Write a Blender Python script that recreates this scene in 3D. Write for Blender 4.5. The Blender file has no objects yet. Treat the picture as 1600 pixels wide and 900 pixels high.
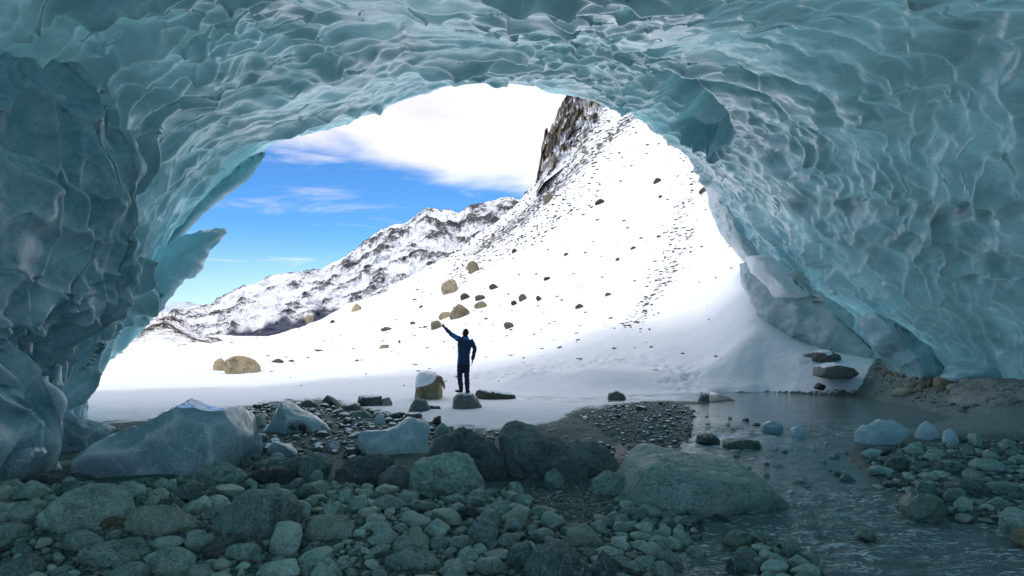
import bpy, bmesh, math, random
import numpy as np
from mathutils import Vector

# ------------------------------------------------------------------ camera, world, sun, exposure
F = 978.0          # focal length in photo pixels (1600 wide)
CZ = 2.35          # eye height
HZ = 510.0         # horizon row
sc = bpy.context.scene
C = sc.collection
cam_d = bpy.data.cameras.new('camera'); cam = bpy.data.objects.new('camera', cam_d); C.objects.link(cam)
cam.location = (0, 0, CZ); cam.rotation_euler = (math.radians(90), 0, 0)
cam_d.sensor_width = 36; cam_d.lens = 36*F/1600; cam_d.shift_y = (HZ-450)/1600
cam_d.clip_end = 20000; cam_d.clip_start = 0.1
sc.camera = cam
sc.view_settings.view_transform = 'Standard'; sc.view_settings.look = 'None'
sc.view_settings.exposure = 1.6; sc.view_settings.gamma = 1.0
sc.cycles.diffuse_bounces = 6; sc.cycles.glossy_bounces = 3; sc.cycles.transmission_bounces = 4
sc.cycles.max_bounces = 8; sc.cycles.use_denoising = True
sc.cycles.sample_clamp_indirect = 6

SUN_AZ = math.radians(222)   # compass azimuth the sun stands at, clockwise from +Y: behind and to the left
SUN_EL = math.radians(47)
sd = bpy.data.lights.new('sun', 'SUN'); sun = bpy.data.objects.new('sun', sd); C.objects.link(sun)
sd.energy = 0.5; sd.angle = math.radians(10); sd.color = (1.0, 0.95, 0.88)
sdir = Vector((math.sin(SUN_AZ)*math.cos(SUN_EL), math.cos(SUN_AZ)*math.cos(SUN_EL), math.sin(SUN_EL)))
sun.rotation_euler = sdir.to_track_quat('Z', 'Y').to_euler(); sun.location = (-20, -20, 40)

class NT:
    """small helper to write node trees"""
    def __init__(s, nt): s.nt = nt; s.n = nt.nodes; s.l = nt.links
    def node(s, typ, ins=None, **kw):
        n = s.n.new(typ)
        for k, v in kw.items(): setattr(n, k, v)
        for k, v in (ins or {}).items():
            sock = n.inputs[k]
            if isinstance(v, bpy.types.NodeSocket): s.l.new(v, sock)
            else: sock.default_value = v
        return n
    def math(s, op, a, b=None, c=None, clamp=False):
        ins = {0: a}
        if b is not None: ins[1] = b
        if c is not None: ins[2] = c
        return s.node('ShaderNodeMath', ins, operation=op, use_clamp=clamp).outputs[0]
    def noise(s, vec, scale, detail=4, rough=0.55, dist=0.0):
        return s.node('ShaderNodeTexNoise', {'Vector': vec, 'Scale': scale, 'Detail': detail, 'Roughness': rough, 'Distortion': dist}).outputs['Fac']
    def ramp(s, fac, lo, hi, a=0.0, b=1.0, smooth=True):
        return s.node('ShaderNodeMapRange', {'Value': fac, 'From Min': lo, 'From Max': hi, 'To Min': a, 'To Max': b},
                      interpolation_type='SMOOTHSTEP' if smooth else 'LINEAR').outputs[0]
    def mix(s, fac, a, b, blend='MIX'):
        n = s.n.new('ShaderNodeMix'); n.data_type = 'RGBA'; n.blend_type = blend
        for k, v in ((0, fac), (6, a), (7, b)):
            if isinstance(v, bpy.types.NodeSocket): s.l.new(v, n.inputs[k])
            else: n.inputs[k].default_value = (v if not isinstance(v, tuple) else (*v, 1)[:4])
        return n.outputs[2]
    def mapping(s, vec, scale=(1, 1, 1), rot=(0, 0, 0), loc=(0, 0, 0)):
        return s.node('ShaderNodeMapping', {'Vector': vec, 'Scale': scale, 'Rotation': rot, 'Location': loc}).outputs[0]
    def bump(s, h, strength, dist, normal=None):
        ins = {'Height': h, 'Strength': strength, 'Distance': dist}
        if normal is not None: ins['Normal'] = normal
        return s.node('ShaderNodeBump', ins).outputs[0]

world = bpy.data.worlds.new('World'); sc.world = world; world.use_nodes = True
w = NT(world.node_tree); w.n.clear()
sky = w.node('ShaderNodeTexSky', sky_type='NISHITA', sun_disc=False, sun_elevation=SUN_EL, sun_rotation=SUN_AZ,
             altitude=1900, air_density=1.0, dust_density=0.3, ozone_density=1.6)
tc = w.node('ShaderNodeTexCoord').outputs['Generated']
sp = w.node('ShaderNodeSeparateXYZ', {0: tc})
dx, dy, dz = sp.outputs[0], sp.outputs[1], sp.outputs[2]
n1 = w.noise(w.mapping(tc, (1.6, 1.6, 5.0), (0, 0.12, 0)), 1.6, 7, 0.52, 0.25)
n2 = w.noise(w.mapping(tc, (2.2, 2.2, 13.0), (0, -0.05, 0)), 2.0, 6, 0.6, 0.5)
# bank of cloud above a slanting front: z > 0.219 y - 0.155 x
fr = w.math('SUBTRACT', w.math('ADD', dz, w.math('MULTIPLY', dx, 0.155)), w.math('MULTIPLY', w.math('ABSOLUTE', dy), 0.226))
fr = w.math('ADD', fr, w.math('MULTIPLY', w.math('SUBTRACT', n1, 0.5), 0.16))
bank = w.ramp(fr, -0.006, 0.035)
wisp = w.math('MULTIPLY', w.ramp(n2, 0.52, 0.74), 0.5)
low = w.ramp(dz, 0.16, 0.0, 0.0, 0.38)
cl = w.math('MAXIMUM', bank, w.math('MAXIMUM', wisp, low))
ccol = w.mix(w.ramp(w.noise(w.mapping(tc, (1, 1, 3)), 2.5, 5), 0.35, 0.65), (3.7, 3.6, 4.0), (5.0, 4.9, 5.2))
skc = w.mix(1.0, sky.outputs[0], (0.25, 0.50, 0.74), 'MULTIPLY')
col = w.mix(cl, skc, ccol)
bg = w.node('ShaderNodeBackground', {'Color': col, 'Strength': 0.085})
w.l.new(bg.outputs[0], w.node('ShaderNodeOutputWorld').inputs[0])

# ------------------------------------------------------------------ numpy helpers
RNG = np.random.RandomState(7)
_perm = np.random.RandomState(3).permutation(4096).astype(np.int64)
def hsh(i, j, k=0, s=0):
    return _perm[(_perm[(_perm[(i + 17*s) & 4095] + j) & 4095] + k) & 4095]
_g = np.random.RandomState(5).normal(size=(4096, 3)); _g /= np.linalg.norm(_g, axis=1)[:, None]
def perlin(p, scale=1.0, seed=0):
    p = np.asarray(p, float)*scale + seed*13.7
    i = np.floor(p).astype(np.int64); f = p - i
    u = f*f*f*(f*(f*6-15)+10)
    r = 0
    for a in (0, 1):
        for b in (0, 1):
            for c in (0, 1):
                g = _g[hsh(i[..., 0]+a, i[..., 1]+b, i[..., 2]+c)]
                d = g[..., 0]*(f[..., 0]-a) + g[..., 1]*(f[..., 1]-b) + g[..., 2]*(f[..., 2]-c)
                r = r + d*(u[..., 0] if a else 1-u[..., 0])*(u[..., 1] if b else 1-u[..., 1])*(u[..., 2] if c else 1-u[..., 2])
    return r*1.6
def fbm(p, scale=1.0, oct=4, seed=0, gain=0.5):
    r = 0; a = 1.0
    for o in range(oct):
        r = r + a*perlin(p, scale*2.03**o, seed+o*3); a *= gain
    return r
def ridged(p, scale=1.0, oct=4, seed=0, gain=0.5):
    r = 0; a = 1.0
    for o in range(oct):
        r = r + a*(1-2*np.abs(perlin(p, scale*2.03**o, seed+o*3))); a *= gain
    return r
def voro2(a, b, seed=0, jit=0.85):
    i = np.floor(a).astype(np.int64); j = np.floor(b).astype(np.int64)
    f1 = np.full(a.shape, 9.0); f2 = np.full(a.shape, 9.0); qa = np.zeros(a.shape); qb = np.zeros(a.shape); cid = np.zeros(a.shape, np.int64)
    for di in (-2, -1, 0, 1, 2):
        for dj in (-1, 0, 1):
            h = hsh(i+di, j+dj, 1, seed)
            ca = i+di+0.5+jit*((h % 64)/64-0.5) + 0.5*((j+dj) % 2) - 0.25; cb = j+dj+0.5+jit*((h//64)/64-0.5)
            va = a-ca; vb = b-cb; d = np.sqrt(va*va+vb*vb)
            m = d < f1
            f2 = np.where(m, f1, np.minimum(f2, d))
            qa = np.where(m, va, qa); qb = np.where(m, vb, qb); cid = np.where(m, h, cid); f1 = np.where(m, d, f1)
    return f1, f2, qa, qb, cid
def sstep(a, b, x):
    t = np.clip((x-a)/(b-a), 0, 1); return t*t*(3-2*t)
def P(px, py, Y):
    """where the thing seen at photo pixel (px, py) stands when it is Y metres away"""
    return np.array([(px-800)/F*Y, Y, CZ-(py-HZ)/F*Y])
def gY(py, z=0.0): return (CZ-z)*F/(py-HZ)
def proj(p):
    y = np.maximum(p[..., 1], 0.3)
    return 800+F*p[..., 0]/y, HZ-F*(p[..., 2]-CZ)/y

def mesh_np(name, v, faces, mat=None, smooth=True, attrs=None):
    """faces: (n,3) or (n,4) int array"""
    me = bpy.data.meshes.new(name)
    v = np.ascontiguousarray(v, np.float32).reshape(-1, 3); f = np.ascontiguousarray(faces, np.int32); n, k = f.shape
    me.vertices.add(len(v)); me.vertices.foreach_set('co', v.ravel())
    me.loops.add(n*k); me.loops.foreach_set('vertex_index', f.ravel())
    me.polygons.add(n); me.polygons.foreach_set('loop_start', np.arange(0, n*k, k, dtype=np.int32))
    me.polygons.foreach_set('loop_total', np.full(n, k, np.int32))
    me.update(calc_edges=True)
    me.polygons.foreach_set('use_smooth', np.full(n, smooth, bool))
    for an, av in (attrs or {}).items():
        at = me.attributes.new(an, 'FLOAT', 'POINT'); at.data.foreach_set('value', np.ascontiguousarray(av, np.float32).ravel())
    if mat: me.materials.append(mat)
    me.validate()
    return me
def grid_faces(nr, nc, flip=False):
    i = np.arange((nr-1)*nc).reshape(nr-1, nc)[:, :-1].ravel()
    f = np.stack([i, i+1, i+nc+1, i+nc], 1)
    return f[:, ::-1] if flip else f
def obj(name, me, parent=None, label=None, cat=None, group=None, kind=None, loc=None):
    o = bpy.data.objects.new(name, me); C.objects.link(o)
    if parent is not None: o.parent = parent
    if label: o['label'] = label
    if cat: o['category'] = cat
    if group: o['group'] = group
    if kind: o['kind'] = kind
    if loc is not None: o.location = loc
    return o
_ico = {}
def ico(sub):
    if sub not in _ico:
        bm = bmesh.new(); bmesh.ops.create_icosphere(bm, subdivisions=sub, radius=1.0)
        v = np.array([x.co[:] for x in bm.verts]); f = np.array([[q.index for q in x.verts] for x in bm.faces]); bm.free()
        v /= np.linalg.norm(v, axis=1)[:, None]
        _ico[sub] = (v, f)
    return _ico[sub]
def gauss1(a, s, axis):
    if s <= 0: return a
    r = int(3*s)+1; k = np.exp(-0.5*(np.arange(-r, r+1)/s)**2); k /= k.sum()
    pad = [(0, 0)]*a.ndim; pad[axis] = (r, r); b = np.pad(a, pad, mode='edge')
    return np.apply_along_axis(lambda q: np.convolve(q, k, 'valid'), axis, b)

# ------------------------------------------------------------------ materials
def mat_new(name):
    m = bpy.data.materials.new(name); m.use_nodes = True
    t = NT(m.node_tree); t.n.clear(); t.out = t.node('ShaderNodeOutputMaterial'); t.m = m
    t.pos = t.node('ShaderNodeNewGeometry').outputs['Position']
    t.oc = t.node('ShaderNodeTexCoord').outputs['Object']
    return t
def finish(t, sh): t.l.new(sh, t.out.inputs[0]); return t.m
def attr(t, name): return t.node('ShaderNodeAttribute', attribute_name=name).outputs['Fac']
def rnd(t):
    a = t.node('ShaderNodeObjectInfo').outputs['Random']; b = t.node('ShaderNodeNewGeometry').outputs['Random Per Island']
    return t.math('FRACT', t.math('ADD', t.math('MULTIPLY', a, 7.13), b))

def rock_mat(name, dark, light, scale=1.0, wet=0.0, snow=None, tint=None, bumps=0.5):
    t = mat_new(name); oi = t.node('ShaderNodeObjectInfo').outputs['Random']
    p = t.pos
    r = rnd(t)
    p = t.node('ShaderNodeVectorMath', {0: p, 1: t.math('ADD', t.math('MULTIPLY', r, 0.9), 0.6)}, operation='MULTIPLY').outputs[0]
    big = t.noise(p, 2.2*scale, 5, 0.6); mid = t.noise(p, 14*scale, 5, 0.65); fine = t.noise(p, 90*scale, 3, 0.7)
    grain = t.node('ShaderNodeTexVoronoi', {'Vector': p, 'Scale': 70*scale}).outputs['Color']
    gs = t.node('ShaderNodeSeparateXYZ', {0: grain}).outputs[0]
    k = t.math('ADD', t.math('MULTIPLY', big, 0.45), t.math('ADD', t.math('MULTIPLY', mid, 0.35), t.math('MULTIPLY', fine, 0.3)))
    c = t.mix(t.ramp(k, 0.36, 0.74), dark, light)
    c = t.mix(t.ramp(gs, 0.75, 0.98, 0, 0.22), c, tuple(min(1, x*1.9) for x in light))
    c = t.mix(t.ramp(gs, 0.22, 0.0, 0, 0.55), c, tuple(x*0.35 for x in dark))
    c = t.mix(1.0, c, t.mix(r, (0.36, 0.41, 0.43), (1.6, 1.5, 1.42)), 'MULTIPLY')
    if tint: c = t.mix(t.ramp(r, 0.86, 0.97, 0, 0.45), c, tint)
    # dark cracks and foliation
    cr_ = t.math('ABSOLUTE', t.math('SUBTRACT', t.noise(t.mapping(p, (1, 1, 2.6), (0.5, 0.3, 0)), 3.0*scale, 5, 0.6, 0.3), 0.5))
    ck = t.math('MULTIPLY', t.ramp(cr_, 0.022, 0.0), t.ramp(t.noise(p, 1.7*scale, 3), 0.48, 0.6))
    c = t.mix(t.math('MULTIPLY', ck, 0.32), c, tuple(x*0.3 for x in dark))
    # thin pale veins
    vein = t.node('ShaderNodeTexWave', {'Vector': p, 'Scale': 2.3*scale, 'Distortion': 9.0, 'Detail': 3.0, 'Detail Scale': 1.2}).outputs['Fac']
    c = t.mix(t.ramp(vein, 0.97, 1.0, 0, 0.10), c, tuple(min(1, x*2.0) for x in light))
    rough = 0.66-0.40*wet
    h = t.math('ADD', t.math('MULTIPLY', mid, 0.8), t.math('MULTIPLY', fine, 0.35))
    h = t.math('ADD', h, t.math('MULTIPLY', t.math('ABSOLUTE', t.math('SUBTRACT', t.noise(p, 6*scale, 4, 0.6), 0.5)), 1.6))
    h = t.math('SUBTRACT', h, t.math('MULTIPLY', ck, 0.7))
    bp = t.bump(h, bumps, 0.03/scale)
    if snow is not None:
        nz = t.node('ShaderNodeSeparateXYZ', {0: t.node('ShaderNodeNewGeometry').outputs['Normal']}).outputs[2]
        m = t.ramp(t.math('ADD', nz, t.math('MULTIPLY', t.math('SUBTRACT', t.noise(p, 5, 4, 0.6), 0.5), 0.9)), snow, snow+0.12)
        c = t.mix(m, c, (0.84, 0.88, 0.92))
    pr = t.node('ShaderNodeBsdfPrincipled', {'Base Color': c, 'Roughness': rough, 'Normal': bp, 'Specular IOR Level': 0.35+0.2*wet})
    return finish(t, pr.outputs[0])
M = {}
M['rock'] = rock_mat('grey_green_rock', (0.085, 0.158, 0.145), (0.34, 0.49, 0.45), tint=(0.17, 0.16, 0.11), bumps=0.8)
M['rock_dark'] = rock_mat('dark_schist', (0.05, 0.075, 0.08), (0.15, 0.20, 0.20), scale=0.8, bumps=0.8)
M['rock_smooth'] = rock_mat('smooth_gneiss', (0.095, 0.17, 0.155), (0.25, 0.36, 0.335), scale=0.7, wet=0.3, bumps=0.6)
M['rock_wet'] = rock_mat('wet_green_rock', (0.04, 0.075, 0.06), (0.15, 0.23, 0.19), wet=0.8)
M['rock_brown'] = rock_mat('brownish_rock', (0.09, 0.085, 0.05), (0.22, 0.21, 0.15))
M['cobble'] = rock_mat('cobble_stone', (0.09, 0.165, 0.15), (0.36, 0.52, 0.475), scale=1.4, tint=(0.24, 0.24, 0.2), wet=0.15)
M['gravel'] = rock_mat('gravel_stone', (0.05, 0.08, 0.075), (0.26, 0.35, 0.33), scale=2.0, wet=0.4)
M['cobble_snow'] = rock_mat('snow_dusted_cobble', (0.05, 0.065, 0.065), (0.15, 0.18, 0.18), scale=1.4, snow=0.72)
M['tan'] = rock_mat('tan_granite', (0.12, 0.105, 0.065), (0.36, 0.315, 0.21), scale=0.5, bumps=0.9)
M['tan_snow'] = rock_mat('tan_granite_snowy', (0.09, 0.08, 0.055), (0.26, 0.23, 0.165), scale=0.6, snow=0.62, bumps=0.9)
M['grey_snow'] = rock_mat('grey_rock_snowy', (0.07, 0.075, 0.075), (0.22, 0.23, 0.22), scale=0.7, snow=0.66)
M['slate'] = rock_mat('dark_slope_stone', (0.022, 0.02, 0.017), (0.09, 0.078, 0.062), scale=0.6)
M['bank'] = rock_mat('pale_bank_stone', (0.15, 0.16, 0.145), (0.36, 0.37, 0.33), tint=(0.36, 0.27, 0.15))
M['sand_rock'] = rock_mat('sandy_bedrock', (0.28, 0.31, 0.28), (0.52, 0.55, 0.51), scale=0.5, bumps=1.0)

def ice_mat(name, deep, pale, trans=(0.12, 0.55, 0.65), tfac=0.3, rough=0.14, frost_lo=0.46, frost_hi=0.72, dirt=True, rime=0.7, oc=False, bump=0.35, cracks=False, coat=1.0):
    t = mat_new(name); p = t.pos
    n0 = t.noise(p, 0.35, 4, 0.6); n1 = t.noise(p, 1.7, 6, 0.62, 0.4); n2 = t.noise(p, 9, 5, 0.65); n3 = t.noise(p, 60, 3, 0.7)
    k = t.math('ADD', t.math('MULTIPLY', n0, 0.35), t.math('ADD', t.math('MULTIPLY', n1, 0.4), t.math('MULTIPLY', n2, 0.25)))
    frost = t.ramp(k, frost_lo, frost_hi)
    c = t.mix(frost, deep, pale)
    c = t.mix(t.ramp(t.noise(p, 0.6, 5, 0.6, 0.8), 0.5, 0.72, 0, 0.35), c, tuple(x*0.62 for x in deep))
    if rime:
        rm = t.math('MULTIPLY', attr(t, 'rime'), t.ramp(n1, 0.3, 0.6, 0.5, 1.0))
        c = t.mix(t.math('MULTIPLY', rm, rime), c, (0.88, 0.94, 0.96))  # pale ridge lines with their highlights painted white into the ice colour
    if dirt:
        dm = t.math('MULTIPLY', attr(t, 'dirt'), t.ramp(t.noise(p, 3.5, 6, 0.7, 0.6), 0.30, 0.52))
        c = t.mix(t.math('MULTIPLY', dm, 0.9), c, (0.045, 0.04, 0.035))
    if cracks:
        ca = t.math('ABSOLUTE', t.math('SUBTRACT', t.noise(p, 2.6, 4, 0.55, 0.8), 0.5)); cb = t.math('ABSOLUTE', t.math('SUBTRACT', t.noise(t.mapping(p, (1, 1, 1), (0.7, 0.2, 0.4)), 6.5, 3, 0.5, 0.4), 0.5))
        c = t.mix(t.math('MULTIPLY', t.math('MAXIMUM', t.ramp(ca, 0.014, 0.0), t.math('MULTIPLY', t.ramp(cb, 0.012, 0.0), 0.6)), 0.75), c, (0.9, 0.95, 0.97))
        c = t.mix(t.ramp(t.node('ShaderNodeTexVoronoi', {'Vector': p, 'Scale': 38.0}).outputs['Distance'], 0.16, 0.06, 0, 0.45), c, (0.86, 0.92, 0.94))
    speck = t.node('ShaderNodeTexVoronoi', {'Vector': p, 'Scale': 5.5}).outputs['Distance']
    c = t.mix(t.ramp(speck, 0.07, 0.02, 0, 0.8), c, (0.05, 0.06, 0.06))
    h = t.math('ADD', t.math('MULTIPLY', n2, 0.7), t.math('MULTIPLY', n3, 0.12))
    st = t.noise(t.mapping(p, (1, 0.35, 1.6), (0.4, 0, 0.3)), 5.5, 4, 0.6)
    h = t.math('ADD', h, t.math('MULTIPLY', st, 0.35))
    bp = t.bump(h, bump, 0.06)
    rg = t.math('ADD', t.math('MULTIPLY', frost, 0.28), t.math('ADD', rough, t.math('MULTIPLY', n2, 0.12)))
    pr = t.node('ShaderNodeBsdfPrincipled', {'Base Color': c, 'Roughness': rg, 'IOR': 1.31, 'Specular IOR Level': 0.6, 'Normal': bp, 'Coat Weight': coat, 'Coat Roughness': 0.06, 'Coat IOR': 1.4})
    tr = t.node('ShaderNodeBsdfTranslucent', {'Color': (*trans, 1), 'Normal': bp})
    tf = t.math('MULTIPLY', t.ramp(n0, 0.3, 0.7, 0.6, 1.4), t.math('ADD', tfac, t.math('MULTIPLY', attr(t, 'thin'), 0.30)))
    mx = t.node('ShaderNodeMixShader', {0: tf, 1: pr.outputs[0], 2: tr.outputs[0]})
    return finish(t, mx.outputs[0])
M['ice'] = ice_mat('glacier_ice', (0.07, 0.225, 0.285), (0.42, 0.58, 0.63), trans=(0.24, 0.56, 0.64), tfac=0.19, rough=0.07)
M['ice_block'] = ice_mat('milky_ice', (0.30, 0.47, 0.53), (0.72, 0.81, 0.84), cracks=True, rough=0.08, tfac=0.2, dirt=False, rime=0.8)
M['ice_clear'] = ice_mat('clear_ice', (0.42, 0.58, 0.64), (0.88, 0.94, 0.96), cracks=True, trans=(0.7, 0.9, 0.95), tfac=0.4, rough=0.06, dirt=False, rime=0.8)
M['ice_thin'] = ice_mat('thin_pale_ice', (0.42, 0.62, 0.67), (0.74, 0.85, 0.88), trans=(0.5, 0.85, 0.9), tfac=0.5, dirt=False)
M['ice_foot'] = ice_mat('frosted_foot_ice', (0.34, 0.57, 0.63), (0.70, 0.83, 0.86), tfac=0.05, coat=0.4)
M['ice_white'] = ice_mat('weathered_white_ice', (0.50, 0.64, 0.67), (0.86, 0.89, 0.89), tfac=0.2, rough=0.4, rime=0.3, frost_lo=0.4, frost_hi=0.6)

t = mat_new('ground'); p = t.pos
snow = attr(t, 'snow'); wetk = attr(t, 'wet'); sandk = attr(t, 'sand')
v1 = t.node('ShaderNodeTexVoronoi', {'Vector': p, 'Scale': 16.0, 'Randomness': 1.0}); v2 = t.node('ShaderNodeTexVoronoi', {'Vector': p, 'Scale': 45.0})
g1 = t.node('ShaderNodeSeparateXYZ', {0: v1.outputs['Color']}).outputs[0]; g2 = t.node('ShaderNodeSeparateXYZ', {0: v2.outputs['Color']}).outputs[1]
gc = t.mix(g2, (0.04, 0.075, 0.068), (0.18, 0.265, 0.24))
gc = t.mix(t.ramp(g1, 0.5, 1.0, 0, 0.6), gc, (0.08, 0.12, 0.11))
sandc = t.mix(t.noise(p, 30, 4, 0.7), (0.19, 0.26, 0.245), (0.38, 0.47, 0.45))
sandc = t.mix(t.ramp(g2, 0.7, 0.95, 0, 0.5), sandc, (0.10, 0.10, 0.09))
gc = t.mix(sandk, gc, sandc)
gc = t.mix(t.math('MULTIPLY', wetk, t.ramp(sandk, 0, 1, 0.6, 0.2)), gc, (0.03, 0.045, 0.04))
sm = t.ramp(t.math('ADD', snow, t.math('MULTIPLY', t.math('SUBTRACT', t.noise(p, 2.6, 6, 0.68), 0.5), 1.1)), 0.42, 0.62)
snc = t.mix(t.noise(p, 1.2, 4), (0.72, 0.77, 0.83), (0.83, 0.86, 0.90))
c = t.mix(sm, gc, snc)
rockm = attr(t, 'stones')
rk = t.ramp(t.math('ADD', t.noise(t.mapping(p, (1, 1, 1)), 1.3, 6, 0.75), t.math('MULTIPLY', rockm, 0.34)), 0.71, 0.75)
c = t.mix(t.math('MULTIPLY', rk, t.ramp(rockm, 0.0, 0.15)), c, t.mix(t.noise(p, 3, 4), (0.03, 0.026, 0.022), (0.11, 0.095, 0.075)))
hg = t.math('MULTIPLY', t.math('ADD', v1.outputs['Distance'], t.math('MULTIPLY', v2.outputs['Distance'], 0.5)), t.math('SUBTRACT', 1.0, sm))
hs = t.math('ADD', t.math('MULTIPLY', t.noise(t.mapping(p, (1, 2.2, 1), (0, 0, 0.5)), 3.0, 6, 0.6), 0.9), t.math('MULTIPLY', t.noise(p, 25, 3), 0.12))
hh = t.math('ADD', t.math('MULTIPLY', hg, -0.8), t.math('MULTIPLY', hs, t.math('MULTIPLY', sm, 0.8)))
foot = t.node('ShaderNodeTexVoronoi', {'Vector': t.mapping(p, (1, 1, 0.3)), 'Scale': 2.6, 'Randomness': 0.8}).outputs['Distance']
hh = t.math('SUBTRACT', hh, t.math('MULTIPLY', t.math('MULTIPLY', t.ramp(foot, 0.34, 0.2), attr(t, 'tracks')), 0.9))
bp = t.bump(hh, 0.7, 0.08)
pr = t.node('ShaderNodeBsdfPrincipled', {'Base Color': c, 'Roughness': t.ramp(wetk, 0, 1, 0.8, 0.35), 'Normal': bp, 'Specular IOR Level': 0.35})
M['ground'] = finish(t, pr.outputs[0])

t = mat_new('water'); p = t.pos
rap = attr(t, 'rapid')
r1 = t.noise(t.mapping(p, (1, 2.4, 1), (0, 0, 0.35)), 5, 4, 0.6, 0.6); r2 = t.noise(t.mapping(p, (1, 1.6, 1), (0, 0, 0.3)), 20, 3, 0.6, 0.5)
h = t.math('ADD', t.math('MULTIPLY', r1, t.ramp(rap, 0, 1, 0.12, 1.0)), t.math('MULTIPLY', r2, t.ramp(rap, 0, 1, 0.05, 0.42)))
bp = t.bump(h, 1.0, 0.08)
foam_glint = t.math('MULTIPLY', t.math('MULTIPLY', t.ramp(t.noise(p, 1.1, 3), 0.36, 0.52, 0.25, 1.0), t.ramp(t.noise(t.mapping(p, (0.8, 3.6, 1), (0, 0, 0.35)), 5, 5, 0.66, 1.4), 0.55, 0.60)), t.ramp(rap, 0.3, 0.9))  # white foam streaks that also paint in glints on the rapids
wc = t.mix(t.noise(p, 0.8, 4), (0.085, 0.15, 0.155), (0.20, 0.28, 0.285))
wc = t.mix(t.math('MULTIPLY', foam_glint, 0.9), wc, (0.85, 0.90, 0.92))
wc = t.mix(t.math('MULTIPLY', attr(t, 'slush'), t.ramp(t.noise(p, 2.2, 5, 0.65), 0.38, 0.50)), wc, (0.72, 0.80, 0.84))
pr = t.node('ShaderNodeBsdfPrincipled', {'Base Color': wc, 'Roughness': t.ramp(foam_glint, 0, 1, 0.05, 0.5), 'IOR': 1.333, 'Normal': bp, 'Specular IOR Level': 0.8})
M['water'] = finish(t, pr.outputs[0])

def mountain_mat(name, rock_a, rock_b, lo, hi, scale, forest_shade=None, streak=(1, 1, 1), sn=(0.84, 0.87, 0.92)):
    t = mat_new(name); p = t.pos
    n = t.noise(t.mapping(p, streak, (0, 0, 0)), scale, 8, 0.72)
    nf = t.noise(p, scale*7, 5, 0.75)
    rockiness = attr(t, 'rocky')
    k = t.math('ADD', t.math('MULTIPLY', n, 0.55), t.math('ADD', t.math('MULTIPLY', nf, 0.45), t.math('MULTIPLY', rockiness, 0.3)))
    m = t.ramp(k, lo, hi)
    rc = t.mix(t.noise(p, scale*2, 4), rock_a, rock_b)
    c = t.mix(m, sn, rc)
    if forest_shade:
        fm = t.math('MULTIPLY', attr(t, 'forest_shade'), t.ramp(nf, 0.38, 0.5, 0.8, 1.0))
        c = t.mix(fm, c, forest_shade)
    bp = t.bump(t.math('ADD', n, t.math('MULTIPLY', nf, 0.4)), 0.6, 0.6/scale)
    return finish(t, t.node('ShaderNodeBsdfPrincipled', {'Base Color': c, 'Roughness': 0.85, 'Normal': bp, 'Specular IOR Level': 0.2}).outputs[0])
M['mountain'] = mountain_mat('rocky_mountain', (0.02, 0.02, 0.026), (0.13, 0.13, 0.135), 0.55, 0.61, 0.2, forest_shade=(0.035, 0.045, 0.085), streak=(1, 1, 1.2))  # dark blue: forest tone with the valley shadow painted in
M['far'] = mountain_mat('far_mountain', (0.16, 0.2, 0.3), (0.25, 0.3, 0.4), 0.56, 0.63, 0.008, sn=(0.66, 0.74, 0.88))  # bluish rock and snow: distance haze painted into the colours
M['knoll'] = mountain_mat('knoll', (0.03, 0.022, 0.018), (0.08, 0.06, 0.045), 0.60, 0.64, 0.5, streak=(1, 1, 2.5))
M['crag'] = mountain_mat('crag', (0.06, 0.055, 0.05), (0.33, 0.28, 0.20), 0.595, 0.635, 0.42, streak=(1, 1, 0.7))

def plain(name, colr, rough=0.8, noise=0.15, scale=20, bump=0.2, spec=0.3):
    t = mat_new(name); n = t.noise(t.oc, scale, 4)
    c = t.mix(n, tuple(x*(1-noise*2) for x in colr), tuple(min(1, x*(1+noise*2)) for x in colr))
    bp = t.bump(n, bump, 0.01)
    return finish(t, t.node('ShaderNodeBsdfPrincipled', {'Base Color': c, 'Roughness': rough, 'Normal': bp, 'Specular IOR Level': spec}).outputs[0])
M['navy'] = plain('navy_jacket', (0.028, 0.055, 0.13), 0.6, 0.3, 14, 0.8)
M['blue'] = plain('blue_panel', (0.04, 0.22, 0.65), 0.5)
M['trousers'] = plain('dark_trousers', (0.018, 0.026, 0.05), 0.7, 0.3, 14, 0.8)
M['boot'] = plain('black_boots', (0.01, 0.01, 0.012), 0.6)
M['skin'] = plain('skin', (0.35, 0.17, 0.11), 0.55, 0.05)
M['hair'] = plain('dark_hair', (0.02, 0.014, 0.010), 0.6)
M['bark'] = plain('bark', (0.05, 0.035, 0.025), 0.9)
M['snowcap'] = plain('snow_cap', (0.86, 0.89, 0.93), 0.7, 0.02, 4, 0.3)

# ------------------------------------------------------------------ the terrain as one height function
T_PX = [-400, 100, 340, 450, 600, 700, 800, 850, 900, 1000, 1100, 1150, 1180, 1205, 1260, 1340, 1450, 1600, 2000]
T_Y = [18, 20, 22, 24, 27, 32, 45, 70, 110, 170]
T_V = [[638,625,614,606,595,582,561,543,536,528]]*2 + [
 [638,625,614,606,595,582,561,544,537,534],
 [638,625,614,606,595,581,557,537,521,540],
 [638,625,614,606,593,576,543,498,452,500],
 [638,625,614,604,589,568,522,455,396,430],
 [638,625,614,602,582,553,493,405,326,360],
 [638,625,613,600,576,544,470,370,268,290],
 [638,625,612,599,571,533,450,330,170,170],
 [638,625,611,597,562,510,410,280,100,90],
 [638,623,606,585,538,470,370,240,60,40],
 [637,618,592,556,490,420,320,200,30,0],
 [636,612,580,532,440,380,300,180,10,-20],
 [634,608,574,535,480,420,330,180,0,-30],
 [630,604,570,544,516,480,380,200,0,-30],
 [614,592,570,553,545,520,420,240,0,-30],
 [602,590,578,566,552,530,450,260,0,-30],
 [596,588,578,566,552,530,450,260,0,-30],
 [596,588,578,566,552,530,450,260,0,-30]]
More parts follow.
